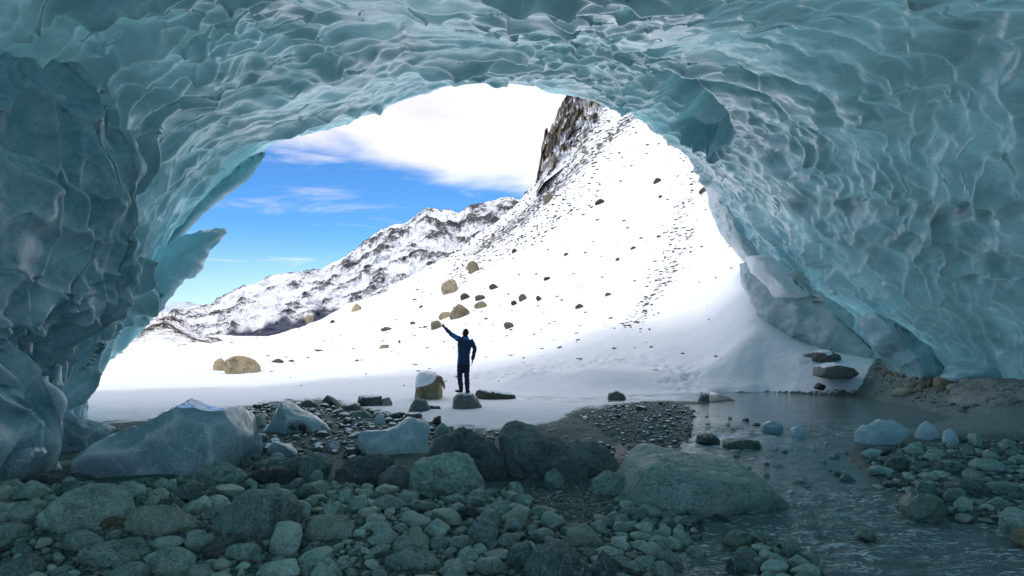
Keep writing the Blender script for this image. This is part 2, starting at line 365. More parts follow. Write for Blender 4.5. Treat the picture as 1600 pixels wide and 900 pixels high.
_pxs = np.arange(-400, 2001, 6.0); _ly = np.linspace(math.log(18), math.log(170), 160)
_tab = np.array([np.interp(_ly, np.log(T_Y), r) for r in T_V])           # py over log Y
_tab = np.array([np.interp(_pxs, T_PX, _tab[:, k]) for k in range(160)])  # [lY, px]
_tab = gauss1(gauss1(_tab, 3.0, 1), 3.5, 0)
def ground_base(x, y):
    px = 800+F*x/np.maximum(y, 1.0); ly = np.log(np.clip(y, 18, 169.9))
    fi = (ly-_ly[0])/(_ly[1]-_ly[0]); fj = np.clip((px+400)/6.0, 0, len(_pxs)-1.001)
    i = np.clip(fi.astype(int), 0, 158); j = fj.astype(int); a = fi-i; b = fj-j
    v = (_tab[i, j]*(1-a)*(1-b)+_tab[i+1, j]*a*(1-b)+_tab[i, j+1]*(1-a)*b+_tab[i+1, j+1]*a*b)
    z = CZ-(v-HZ)/F*np.clip(y, 18, 1e9)
    z18 = CZ-(_tab[0, j]*(1-b)+_tab[0, j+1]*b-HZ)/F*18
    near = sstep(13.5, 18, y)*z18
    return np.where(y < 18, near, z)
def sdist(x, y, poly):
    """signed distance in metres to a closed polygon, negative inside"""
    p = np.array(poly); q = np.roll(p, -1, 0); d = np.full(x.shape, 1e9); ins = np.zeros(x.shape, bool)
    for (x0, y0), (x1, y1) in zip(p, q):
        ex, ey = x1-x0, y1-y0; t_ = np.clip(((x-x0)*ex+(y-y0)*ey)/(ex*ex+ey*ey+1e-9), 0, 1)
        d = np.minimum(d, np.hypot(x-x0-t_*ex, y-y0-t_*ey))
        c_ = ((y0 > y) != (y1 > y)) & (x < (x1-x0)*(y-y0)/(y1-y0+1e-12)+x0); ins ^= c_
    return np.where(ins, -d, d)
def gp(l, z=0.0): return [tuple(P(px, py, gY(py, z))[:2]) for px, py in l]
STREAM = gp([(1108,613),(1200,611),(1330,619),(1420,632),(1470,645),(1500,655),(1440,668),(1345,690),(1318,706),(1345,735),(1385,757),(1408,785),
             (1470,812),(1580,822),(1760,850),(1900,960),(1700,1200),(1350,1200),(1300,950),(1270,880),(1190,835),(1120,800),(1180,760),(1100,715),(965,716),(985,700),(1060,704),(1078,680),(1085,650),(1070,632),(1150,626)], -0.04)
TRICKLE = gp([(745,611),(830,618),(900,622),(1000,617),(1110,615),(1110,628),(1010,626),(900,630),(820,625)], -0.02)
SIDE = gp([(1085,800),(1180,820),(1170,870),(1150,905),(1060,905),(1050,860),(1095,835)], -0.04)
# lower edge of the snow cover: photo pixels of the boundary
SB_X = [-400, 0, 120, 260, 330, 380, 450, 520, 600, 650, 700, 800, 870, 900, 960, 1020, 1100, 1200, 1340, 1352, 1380, 1500, 2000]
SB_Y = [655, 660, 664, 655, 642, 636, 626, 625, 645, 655, 668, 672, 658, 640, 633, 626, 618, 615, 612, 590, 540, 500, 480]
def g_height(x, y):
    z = ground_base(x, y)
    p3 = np.stack([x, y, 0*x], -1)
    px = 800+F*x/np.maximum(y, 1.0)
    nearw = 1-sstep(15, 21, y)
    z = z + nearw*(0.07*fbm(p3, 0.45, 3, 1)+0.03*fbm(p3, 1.7, 3, 2))
    farw = sstep(17, 26, y)
    z = z + farw*sstep(24, 34, y)*(0.28*fbm(p3*np.array([1.0, 0.6, 1]), 0.11, 4, 14)*np.clip(y/40, 0.6, 2.2)+0.07*ridged(p3*np.array([0.6, 1.6, 1])+0.3*y[..., None], 0.35, 3, 15))
    z = z + farw*(0.14*fbm(p3, 0.16, 3, 4))*np.clip(y/30, 0.5, 3) + farw*0.03*fbm(p3*np.array([1, 2, 1]), 0.9, 3, 5)
    # wind-drifted mound in front of the trail, snow hummocks
    m = lambda cx, cy, rx, ry, h: h*np.exp(-((x-cx)/rx)**2-((y-cy)/ry)**2)
    z = z + m(3.4, 24.0, 2.6, 1.2, 0.5) + m(0.6, 24.6, 0.9, .6, 0.25) + m(5.0, 31, 2.2, 1.6, .5) + m(1.6, 34, 1.5, 1.2, .4)
    # gravel bar and mounds
    z = z + m(2.6, 13.8, 1.5, 2.4, 0.10) + m(-3.5, 7.2, 3.0, 1.6, 0.10) + m(-6.5, 9.5, 3, 2, .12)
    # channel
    s = np.minimum(np.minimum(sdist(x, y, STREAM), sdist(x, y, TRICKLE)+0.03), sdist(x, y, SIDE)+0.02)
    wob = 0.10*fbm(p3, 1.5, 3, 9)
    s = s+wob
    ch = 1-sstep(-0.35, 0.18, s)
    edge = np.where(y < 26, 1.0, 0.0)
    z = np.where((y < 26) & (s < 1.6), z*(0.12+0.88*sstep(-0.1, 1.6, s)), z)
    zc = -0.22+0.05*fbm(p3, 2.2, 3, 11)
    z = np.where(edge*ch > 0, z*(1-ch)+zc*ch, z)
    return z, s
def zg(x, y):
    a, _ = g_height(np.array([float(x)]), np.array([float(y)])); return float(a[0])
def masks(x, y, z, s):
    px, py = proj(np.stack([x, y, z], -1))
    sb = np.interp(px, SB_X, SB_Y)
    snow = np.clip(0.5+(sb-py)/np.where(py > 560, 26, 26), 0, 1.25)
    patch = np.exp(-((px-780)/150)**2-((py-668)/16)**2)*0.55
    snow = np.maximum(snow, patch)
    snow = np.where(s < -0.12, snow*0.2, snow); snow = np.where(y < 1.5, 0, snow)
    wet = 1-sstep(0.0, 0.5, s)
    sand = sstep(1330, 1390, px)*sstep(690, 665, py)*sstep(1.0, 3, y)
    sand = np.maximum(sand, np.exp(-((px-1430)/120)**2-((py-655)/12)**2))
    stones = np.zeros_like(x)
    # band of bare stones running up the slope, scattered patches elsewhere
    ln = np.interp(py, [300, 340, 400, 450, 540], [1085, 1083, 1065, 1030, 950])
    stones = np.maximum(stones, np.exp(-((px-ln)/16)**2)*sstep(560, 500, py)*sstep(290, 330, py)*0.5)
    up = sstep(60, 100, y)*np.exp(-((px-880)/90)**2)
    stones = np.maximum(stones, up*0.9*sstep(430, 200, py))
    edge = np.interp(px, [700, 800, 850, 1000], [410, 345, 300, 160])
    stones = np.maximum(stones, 0.75*np.exp(-((py-edge-10)/22)**2)*sstep(680, 760, px)*sstep(50, 80, y))
    tr_y = np.interp(px, [640, 740, 800, 900, 1000, 1040, 1080], [585, 590, 580, 566, 560, 575, 600])
    tracks = np.exp(-((py-tr_y)/9)**2)*sstep(620, 700, px)*sstep(1120, 1060, px)
    tracks = np.maximum(tracks, np.exp(-((px-1065)/32)**2-((py-590)/22)**2))
    return dict(snow=snow, wet=wet, sand=sand, stones=stones, tracks=tracks)
def polar(y0, y1, nr, nc, u0, u1, rows=None):
    ys = np.exp(np.linspace(math.log(y0), math.log(y1), nr)) if rows is None else rows
    us = np.linspace(u0, u1, nc); Yg, U = np.meshgrid(ys, us, indexing='ij'); return U*Yg, Yg
def prints(X, Y, Z, mk):
    f1, f2, qa, qb, cid = voro2(X/0.42, Y/0.55, 4)
    return Z-0.10*mk['tracks']*sstep(0.42, 0.2, f1)*(Y < 60)+0.02*mk['tracks']*sstep(0.4, 0.6, f1)
X, Yg = polar(2.2, 27.0, 450, 540, -1.05, 1.05)
Z, S = g_height(X, Yg); mk = masks(X, Yg, Z, S); Z = prints(X, Yg, Z, mk)
obj('streambed', mesh_np('streambed', np.stack([X, Yg, Z], -1), grid_faces(450, 540), M['ground'], attrs=mk), kind='structure',
    label='stony ground of the cave floor with gravel bar and snow edge')
X, Yg = polar(27.0, 165, 150, 540, -1.05, 1.05)
Z, S = g_height(X, Yg)
mk = masks(X, Yg, Z, S); Z = prints(X, Yg, Z, mk); Z = Z+0.25*mk['stones']*np.clip(ridged(np.stack([X, Yg, Z], -1), 0.5, 3, 21)-0.9, 0, 1)*np.clip(Yg/40, 0.6, 3)
obj('snow_slope', mesh_np('snow_slope', np.stack([X, Yg, Z], -1), grid_faces(150, 540), M['ground'], attrs=mk), kind='structure',
    label='long white snow slope rising to the right outside the cave')
gx, gy = np.meshgrid(np.linspace(-14, 16, 60), np.linspace(-18, 2.4, 40)); gz = -0.03+0.0*gx
obj('cave_floor', mesh_np('cave_floor', np.stack([gx, gy, gz], -1), grid_faces(40, 60), M['ground'],
    attrs=dict(snow=0*gx, wet=0*gx, sand=0*gx, stones=0*gx, tracks=0*gx)), kind='structure')
gx, gy = np.meshgrid(np.linspace(-6000, 6000, 60), np.linspace(-6000, 6000, 60)); gz = 0*gx-3.5
obj('valley_floor', mesh_np('valley_floor', np.stack([gx, gy, gz], -1), grid_faces(60, 60), M['ground'],
    attrs=dict(snow=0*gx+1.3, wet=0*gx, sand=0*gx, stones=0*gx, tracks=0*gx)), kind='structure')

# ------------------------------------------------------------------ mountains
def ridge_sheet(name, sky_pts, y_front, y_top, bottom, mat, ncol, nrow, rough, seed, label, forest_shade=None, rockyf=None, back=1.25, pxr=None, jag=6):
    pxs = np.linspace(*(pxr or (sky_pts[0][0], sky_pts[-1][0])), ncol)
    sk = np.interp(pxs, [a for a, b in sky_pts], [b for a, b in sky_pts])
    q = np.stack([pxs, 0*pxs, 0*pxs], -1)
    sk = sk-jag*(ridged(q, 0.02, 5, seed, 0.6)-1.0)*0.5
    tt = np.concatenate([np.linspace(0, 1, nrow), 1+np.linspace(0.05, 0.4, 8)])
    V = np.zeros((len(tt), ncol, 3)); R_ = np.zeros((len(tt), ncol))
    for r, tv in enumerate(tt):
        Y = y_front+(y_top-y_front)*min(tv, 1) + max(tv-1, 0)*(y_top*back-y_top)/0.4
        bt = bottom if np.isscalar(bottom) else np.interp(pxs, *bottom)
        pv = bt+(sk-bt)*(min(tv, 1)**0.9)
        zt = CZ-(pv-HZ)/F*Y
        if tv > 1: ztop = CZ-(sk-HZ)/F*y_top; zt = ztop-(tv-1)/0.4*ztop.max()*0.5
        V[r] = np.stack([(pxs-800)/F*Y, 0*pxs+Y, zt], -1)
    env = np.minimum(np.minimum(tt, 1)*4, 1)[:, None]*np.where(tt < 1, 1, 0.7)[:, None]*np.clip((1.02-tt)*12, 0.12, 1)[:, None]
    L = y_top
    d = ridged(V*np.array([1, 0.8, 1.0]), rough[0], 6, seed, 0.55)-1.0
    V[..., 2] += d*rough[1]*env
    V[..., 1] -= (ridged(V, rough[0]*1.7, 5, seed+5, 0.55)-1.0)*rough[1]*1.2*env
    pxm, pym = proj(V)
    at = dict(rocky=np.clip(d*0.8, 0, 1) if rockyf is None else rockyf(pxm, pym, d), forest_shade=forest_shade(pxm, pym) if forest_shade else 0*d)
    return obj(name, mesh_np(name, V, grid_faces(len(tt), ncol), mat, attrs=at), kind='structure', label=label)
ridge_sheet('mountain', [(150,492),(260,488),(330,476),(352,462),(375,450),(420,434),(455,428),(500,422),(530,408),(560,388),(585,366),(612,352),(640,344),(665,327),(700,328),(716,336),(730,322),(762,316),(800,308),(840,318),(900,330),(1000,380)],
    330, 620, 556, M['mountain'], 560, 130, (0.022, 6.0), 31, 'long snowy ridge with dark rock bands under the clouds',
    forest_shade=lambda a, b: sstep(0, 12, b-np.interp(a, [320, 345, 400, 450, 520, 600], [535, 519, 506, 492, 478, 470])+5*np.sin(a*.09)+4*np.sin(a*.23))*sstep(318, 335, a)*sstep(600, 500, a),
    rockyf=lambda a, b, d: np.clip(d*0.9, 0, 1)*0.7+0.2*sstep(560, 800, a)-0.05, jag=7)
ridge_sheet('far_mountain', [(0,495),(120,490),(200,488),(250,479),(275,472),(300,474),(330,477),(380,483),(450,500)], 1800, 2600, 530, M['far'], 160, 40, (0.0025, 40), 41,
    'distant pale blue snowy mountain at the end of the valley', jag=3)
ridge_sheet('knoll', [(-100,560),(60,545),(140,520),(200,500),(238,489),(262,492),(290,508),(310,522),(345,537),(380,545),(420,552)], 78, 120, 562, M['knoll'], 260, 60, (0.06, 0.9), 51,
    'low snowy knoll dotted with dark tufts left of the valley', rockyf=lambda a, b, d: np.clip(d, 0, 1)*0.4+0.22*sstep(140, 200, a)*sstep(555, 535, b), jag=2)
ridge_sheet('crag', [(838,300),(843,270),(846,246),(847,228),(854,212),(868,192),(880,168),(893,150),(905,140),(940,120),(1000,95),(1080,60)], 92, 118,
    ([838, 850, 880, 920, 960, 1020, 1080], [302, 285, 262, 235, 215, 200, 190]), M['crag'], 240, 120, (0.16, 2.8), 61, 'dark rocky crag above the snow slope',
    rockyf=lambda a, b, d: np.clip(d*0.8+0.25*sstep(905, 860, a+(b-200)*0.3)+0.05, 0, 1.3)*sstep(1075, 1000, a), jag=7)

# bare larches on the knoll: trunk and twiggy crown
def tree_meshes(seed):
    r = random.Random(seed)
    tv, tf, cv, cf = [], [], [], []
    def tube(V_, F_, a, b, ra, rb, n=5):
        a, b = Vector(a), Vector(b); d = (b-a).normalized(); u = d.orthogonal(); v_ = d.cross(u); k = len(V_)
        for pp, rr in ((a, ra), (b, rb)):
            for i in range(n): an = 6.283*i/n; V_.append(tuple(pp+(u*math.cos(an)+v_*math.sin(an))*rr))
        for i in range(n): F_.append((k+i, k+(i+1) % n, k+n+(i+1) % n, k+n+i))
    H = 1.0
    tube(tv, tf, (0, 0, -0.1), (0.01, 0, .5), .022, .014); tube(tv, tf, (0.01, 0, .5), (0, 0.01, H), .014, .003)
    for i in range(46):
        h = r.uniform(.2, .97); an = r.uniform(0, 6.28); L = (1.02-h)*r.uniform(.22, .38)
        a = (0, 0, h); b = (math.cos(an)*L, math.sin(an)*L, h-0.05*L+r.uniform(-.02, .04)); tube(cv, cf, a, b, .006, .002, 3)
        for q in range(3):
            tt = r.uniform(.4, 1); m_ = Vector(b)*tt+Vector(a)*(1-tt); an2 = an+r.uniform(-1, 1)
            tube(cv, cf, m_, m_+Vector((math.cos(an2), math.sin(an2), r.uniform(-.3, .3)))*L*.35, .005, .002, 3)
    return mesh_np('trunk', tv, tf, M['bark']), mesh_np('crown', cv, cf, M['bark'])
TM = [tree_meshes(s_) for s_ in range(3)]
def knoll_z(px): return np.interp(px, [200, 238, 262, 290, 310, 345, 380], [500, 489, 492, 508, 522, 537, 545])
for i, (px, hpx, d_) in enumerate([(254, 10, 'alone at the upper end of the row'), (268, 14, 'tall, second down the row'), (274, 12, 'close beside the tall second one'), (283, 15, 'tallest, in the middle of the upper clump'),
                                   (291, 13, 'leaning against the tallest one'), (299, 12, 'at the lower end of the upper clump'), (312, 10, 'on the dip below the upper clump'), (322, 8, 'short, above the forested valley side'), (331, 9, 'second from the foot of the knoll'), (341, 8, 'at the very foot of the knoll')]):
    Y = 119.0; q = P(px, knoll_z(px)+3, Y); rt = obj('larch_tree', None, label='small bare larch on the knoll crest, '+d_, cat='tree', group='bare larches on the knoll', loc=tuple(q))
    s_ = hpx/F*Y; rt.scale = (s_, s_, s_); rt.rotation_euler = (0, 0, i*1.3)
    a, b = TM[i % 3]; obj('trunk', a, rt); obj('crown', b, rt)

# ------------------------------------------------------------------ ice cave
COLS = [  # rim (px,py,Y), middle, outer (px,py,Y)
 ((118,668,16.2),(30,735,12),(-60,830,9)),
 ((122,625,16.2),(20,650,12),(-100,670,9)),
 ((150,572,16.4),(60,565,12.5),(-90,565,9)),
 ((205,515,16.8),(90,480,12.8),(-90,440,9)),
 ((246,466,17.0),(110,400,12.8),(-90,320,9)),
 ((250,405,17.2),(130,320,12.8),(-90,190,9)),
 ((298,342,17.3),(170,235,12.8),(-70,50,9)),
 ((352,292,17.4),(220,165,12.8),(0,-60,8.6)),
 ((410,238,17.5),(300,120,12.5),(120,-80,8)),
 ((500,195,17.7),(410,80,12.3),(280,-90,7.6)),
 ((570,178,17.9),(505,58,12.1),(430,-90,7.3)),
 ((640,152,18.0),(600,40,12),(560,-90,7)),
 ((720,143,18.0),(700,32,12),(690,-90,7)),
 ((800,140,18.0),(800,28,12),(820,-90,7)),
 ((880,147,18.3),(905,38,12.2),(950,-90,7)),
 ((960,167,18.7),(1020,58,12.6),(1100,-90,7.2)),
 ((1020,195,19.5),(1130,82,13.2),(1270,-90,7.6)),
 ((1070,228,21),(1220,130,14.2),(1470,-80,8.2)),
 ((1106,262,23),(1290,200,15.3),(1670,0,9.2)),
 ((1138,300,25),(1330,270,16.4),(1720,130,10.2)),
 ((1160,345,26.5),(1350,340,17.6),(1720,260,11.2)),
 ((1178,395,27.5),(1370,410,18.6),(1730,380,12.2)),
 ((1215,450,28),(1400,480,19.6),(1730,480,13.2)),
 ((1280,510,28),(1445,550,20.4),(1730,570,14.2)),
 ((1335,575,27),(1490,625,20.6),(1740,700,14.4))]
n = len(COLS)
jit = np.random.RandomState(12).normal(size=(n, 2))*5
COLS = [((a[0]+j[0], a[1]+j[1]*0.8, a[2]), b, c) for (a, b, c), j in zip(COLS, jit)]
rim = np.array([P(*c[0]) for c in COLS]); mid = np.array([P(*c[1]) for c in COLS]); out = np.array([P(*c[2]) for c in COLS])
cen = np.array([-1.0, 18, 3.0])
rad = rim-cen; rad[:, 1] = 0; rad /= np.linalg.norm(rad, axis=1)[:, None]
lip1 = rim+rad*1.2+np.array([0, 0.7, 0]); lip2 = rim+rad*4.5+np.array([0, 2.2, 0]); lip3 = rim+rad*9+np.array([0, 1.5, 0])
ang = np.linspace(math.pi+0.1, -0.1, n)
def arch(y, hw, h, cx): return np.stack([cx+hw*np.cos(ang), 0*ang+y, h*np.maximum(np.sin(ang), -1)**1 if False else h*np.sin(ang)], -1)
b1 = arch(1.0, 9.5, 6.2, 0.8); b2 = arch(-3, 9.3, 6.4, 0.5); b3 = arch(-6, 9.6, 6.9, 0.3); b4 = arch(-8, 10.2, 7.6, 0.3)  # unseen rear end left open and flared to let fill light in
ctrl = np.stack([lip3, lip2, lip1, rim, mid, out, b1, b2, b3, b4])
def cr(a, t_):
    """Catmull-Rom along axis 0 at fractional rows t_"""
    t_ = np.asarray(t_); i = np.clip(np.floor(t_).astype(int), 0, len(a)-2); f = (t_-i).reshape((-1,)+(1,)*(a.ndim-1))
    g = lambda k: a[np.clip(i+k, 0, len(a)-1)]
    p0, p1, p2, p3 = g(-1), g(0), g(1), g(2)
    return 0.5*((2*p1)+(-p0+p2)*f+(2*p0-5*p1+4*p2-p3)*f*f+(-p0+3*p1-3*p2+p3)*f**3)
ts = np.concatenate([np.linspace(0, 2, 14)[:-1], np.linspace(2, 3, 22)[:-1], 3+2*np.linspace(0, 1, 400)**1.0, np.linspace(5, 9, 70)[1:]])
NR = len(ts); NC = 1000
tcg = np.linspace(0, n-1, 4000)
# columns spaced evenly by picture size of the rim/middle rows
base = cr(ctrl, ts)
fine = cr(np.swapaxes(base, 0, 1), tcg)           # [4000, NR, 3]
kr = 34; km = 34+200
sp_ = np.linalg.norm(np.diff(fine[:, kr], axis=0), axis=1)/fine[1:, kr, 1]+np.linalg.norm(np.diff(fine[:, km], axis=0), axis=1)/fine[1:, km, 1]
cs = np.concatenate([[0], np.cumsum(sp_)]); tcol = np.interp(np.linspace(0, cs[-1], NC), cs, tcg)
V = np.swapaxes(cr(np.swapaxes(base, 0, 1), tcol), 0, 1)   # [NR, NC, 3]
def normals(V, toward):
    a = np.gradient(V, axis=0); b = np.gradient(V, axis=1); nn = np.cross(a, b); nn /= np.linalg.norm(nn, axis=-1)[..., None]+1e-9
    s_ = np.sign(((toward-V)*nn).sum(-1)); return nn*np.where(s_ == 0, 1, s_)[..., None]
axisp = np.zeros_like(V); axisp[..., 0] = -0.5+0*V[..., 0]; axisp[..., 1] = V[..., 1]-2.5; axisp[..., 2] = 2.5
N = normals(V, axisp)
dA = np.linalg.norm(np.diff(V[34:34+400:20], axis=1), axis=-1).mean(0); thet = tcol/(n-1)
szA = np.interp(thet, [0, 0.28, 0.4, 0.55, 0.7, 0.85, 1], [1.3, 1.2, 0.95, 0.78, 0.85, 1.1, 1.2]); szB = np.interp(thet, [0, 0.28, 0.4, 0.55, 0.7, 0.85, 1], [0.7, 0.7, 0.5, 0.42, 0.46, 0.58, 0.62])
A = np.concatenate([[0], np.cumsum(dA/((szA[1:]+szA[:-1])/2))])
dB = np.linalg.norm(np.diff(V, axis=0), axis=-1).mean(1); Bm = np.concatenate([[0], np.cumsum(dB)])
Ag = np.broadcast_to(A[None], (NR, NC)); Bg = Bm[:, None]/szB.mean()*np.ones((1, NC))
w1 = fbm(V, 0.35, 3, 2); w2 = fbm(V, 0.35, 3, 12); w3 = fbm(V, 1.6, 2, 22)
side = sstep(0.45, 0.2, thet)[None]      # 1 on the left wall
right = sstep(0.6, 0.78, thet)[None]
def scallops(V, Ag, Bg, w1, w2, w3, k=0.35, seed=0):
    # small scallops
    res = []
    for sc_, sd2 in ((0.78, 0), (1.5, 6)):
        f1, f2, qa, qb, cid = voro2((Ag+0.9*w1+0.16*w3)*sc_, (Bg+0.9*w2+0.12*w3)*sc_, seed+sd2)
        am = (0.25+0.95*((cid % 97)/97.0))/sc_**0.8
        # stretched, overlapping: the dish deepens to one side, its ridge fades on the other
        hgt = gauss1(gauss1(k*qb*am, 1.3, 0), 1.3, 1)+np.minimum(f1, 0.8)**2*1.9*am
        on = sstep(0.12, -0.22, qb)*(0.3+0.7*((cid//97 % 11)/10.0))
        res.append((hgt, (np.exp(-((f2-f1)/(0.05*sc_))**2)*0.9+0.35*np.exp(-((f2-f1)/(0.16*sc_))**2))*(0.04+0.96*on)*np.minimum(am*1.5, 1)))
    mk_ = sstep(0.05, 0.28, fbm(V, 0.42, 3, 61+seed)); 
    d1 = res[0][0]*(1-mk_)+res[1][0]*mk_; rid = res[0][1]*(1-mk_)+res[1][1]*mk_
    # medium overlapping shelves
    g1, g2, ra, rb, cid2 = voro2(Ag/2.7+0.8*w1+5, Bg/2.3+0.8*w2+5, seed+3)
    d2 = g1*g1*0.9+0.45*rb
    rid2 = np.exp(-((g2-g1)/0.035)**2)*((cid2 % 89)/89.0)
    d2 = gauss1(gauss1(d2, 5, 0), 5, 1)
    return d1, rid, d2, rid2
d1, r1_, d2, r2_ = scallops(V, Ag, Bg, w1, w2, w3, -0.85)
patch = 0.45+0.9*sstep(-0.5, 0.5, fbm(V, 0.22, 2, 33))     # some stretches are smoother
disp = 0.16*d1*patch*(0.85+0.5*side+0.3*right) + 0.32*d2*(0.4+1.0*side+0.35*right) + 0.55*fbm(V, 0.13, 2, 44) + 0.05*w3
inside = sstep(2.0, 3.0, ts)[:, None]
disp = disp*(0.35+0.65*inside)
rimw = np.exp(-np.abs(ts-3)/0.10)[:, None]
disp = disp*(1-0.35*rimw)
# long flow grooves on the upper right vault
px_, py_ = proj(V)
gr = np.exp(-((px_-1230)/170)**2-((py_-130)/75)**2)
gcoord = (px_*0.45-py_*0.9)/14
disp = disp*(1-0.75*gr) + gr*0.16*np.abs(np.sin(gcoord+2.2*w1+0.6*w3))
r1_ = r1_*(1-0.8*gr)+gr*0.5*np.abs(np.sin(gcoord+2.2*w1+0.6*w3))**8
# the hollow beside the arch: a smooth ramp that deepens up to a sharp lip
def hollow(px, py):
    lipx = [1010,1035,1055,1085,1115,1140,1150,1143]; lipy = [120,100,104,112,135,170,205,225]
    poly = [(968,168),(975,135),(1000,118),(1035,99),(1055,106),(1080,110),(1112,133),(1140,175),(1150,208),(1138,228),(1112,232),(1080,225),(1040,205),(1000,185)]
    sd_ = sdist(px, py, poly)
    along = ((px-990)*0.86+(py-190)*-0.5+20)/150
    along = along*(0.88+0.12*np.sin(py*0.11+px*0.05))+0.3*np.exp(-((px-1085)/22)**2-((py-140)/30)**2)
    return np.where(sd_ < 0, np.clip(-sd_/6, 0, 1)*np.clip(along, 0, 1.5)**2.2*1.25, 0), sd_
hv, hs_ = hollow(px_, py_)
isin = (ts > 2.95)[:, None] & (V[..., 1] > 8)
hv = np.where(isin, hv, 0)
disp = np.where(hv > 0, disp*(1-0.8*np.minimum(hv*3, 1)), disp) - 2.3*hv
r1_ = r1_*(1-0.8*(hv > 0.02))
pass
rime = np.clip(r1_*patch*(0.8-0.3*side)+0.6*r2_+0.3*sstep(0.35, 0.9, 0.3+d1*patch), 0, 1)  # where bright ridge highlights are painted along the scallop crests
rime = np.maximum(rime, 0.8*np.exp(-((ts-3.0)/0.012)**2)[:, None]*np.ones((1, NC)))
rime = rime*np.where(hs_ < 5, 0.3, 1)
dirtline = lambda f, w_: np.exp(-((py_-f)/w_)**2)
l1 = np.interp(px_, [1180, 1240, 1330, 1420, 1500, 1600], [285, 310, 325, 335, 330, 318]); l2 = np.interp(px_, [1180, 1300, 1600], [300, 345, 372])
wv = 9*w1
dirt = 1.2*dirtline(l1+wv, 13)*sstep(1190, 1300, px_)+0.7*dirtline(l2+wv+22, 16)*sstep(1280, 1400, px_)
dirt = dirt + 0.9*np.exp(-((px_-390)/45)**2-((py_-105+wv)/26)**2)+0.8*np.exp(-((px_-632)/9)**2-((py_-50)/45)**2)+0.5*np.exp(-((px_-1440)/60)**2-((py_-185)/30)**2)
dirt = dirt + 0.5*sstep(440, 560, py_)*sstep(1430, 1500, px_)*np.exp(-((py_-445)/10)**2)+0.9*np.exp(-((px_-1520)/70)**2-((py_-436)/7)**2)
dirt = dirt + 0.7*np.exp(-((py_-(540+(px_-1350)*0.62))/10)**2)*sstep(1340, 1380, px_)*sstep(1500, 1440, px_)
dirt = dirt + 1.0*np.exp(-((px_-1108)/9)**2-((py_-180)/16)**2)+1.1*np.exp(-((px_-1134)/9)**2-((py_-212)/16)**2)
dirt = np.where(isin | (ts > 3)[:, None], dirt, 0.0)
V2 = V + N*(disp-0.22*gauss1(np.clip(dirt, 0, 1), 2, 0)*(0.6+0.4*np.sin(px_/9.0+6*w1)))[..., None]
cave = obj('ice_cave', None, kind='structure', label='teal scalloped vault of the glacier ice cave around the opening', loc=(0, 0, 0))
obj('scalloped_vault', mesh_np('scalloped_vault', V2, grid_faces(NR, NC), M['ice'], attrs=dict(rime=rime, dirt=np.clip(dirt, 0, 1), thin=np.clip(np.exp(-np.clip(ts-3.0, 0, 9)/0.16), 0, 1)[:, None]*(ts > 2.5)[:, None]*np.ones((1, NC))+0.7*isin*np.exp(-(((px_-1290)*0.6+(py_-470)*-0.75)/75)**2-(((px_-1290)*0.75+(py_-470)*0.6)/190)**2))), cave)  # thin lip ice, plus right-wall translucency raised to paint in a lit cyan band
# stones frozen into the back of the hollow
EDGES = dict(
 buttress=[  # silhouette edge (px,py,Y), then inner rows
 ((-60,0,10.4),(-160,-80,8.5)),((0,42,10.6),(-120,20,8.3)),((40,72,10.8),(-110,90,8.2)),((72,92,10.9),(-105,130,8.1)),((110,122,11.0),(-100,160,8.0)),((150,146,11.1),(-100,185,8.0)),
 ((168,172,11.2),(-100,210,8.0)),((192,208,11.3),(-100,240,8.0)),((212,240,11.4),(-100,265,8.0)),((217,275,11.4),(-100,300,8.0)),((222,330,11.5),(-100,345,8.0)),
 ((214,385,11.6),(-100,390,8.0)),((210,430,11.7),(-100,430,8.0)),((190,478,11.8),(-100,470,8.1)),((150,520,12.0),(-100,510,8.2)),((95,560,12.2),(-100,540,8.3)),((70,600,12.4),(-100,570,8.5))],
 lower=[
 ((-80,500,9.0),(-200,480,7.5)),((0,524,9.4),(-150,540,7.4)),((38,548,9.6),(-140,590,7.3)),((62,575,9.7),(-135,630,7.3)),((82,612,9.8),(-130,665,7.3)),((96,645,9.9),(-130,690,7.3)),((102,675,9.9),(-130,710,7.3)),((98,705,9.9),(-130,735,7.3)),((84,760,9.8),(-130,800,7.2))])
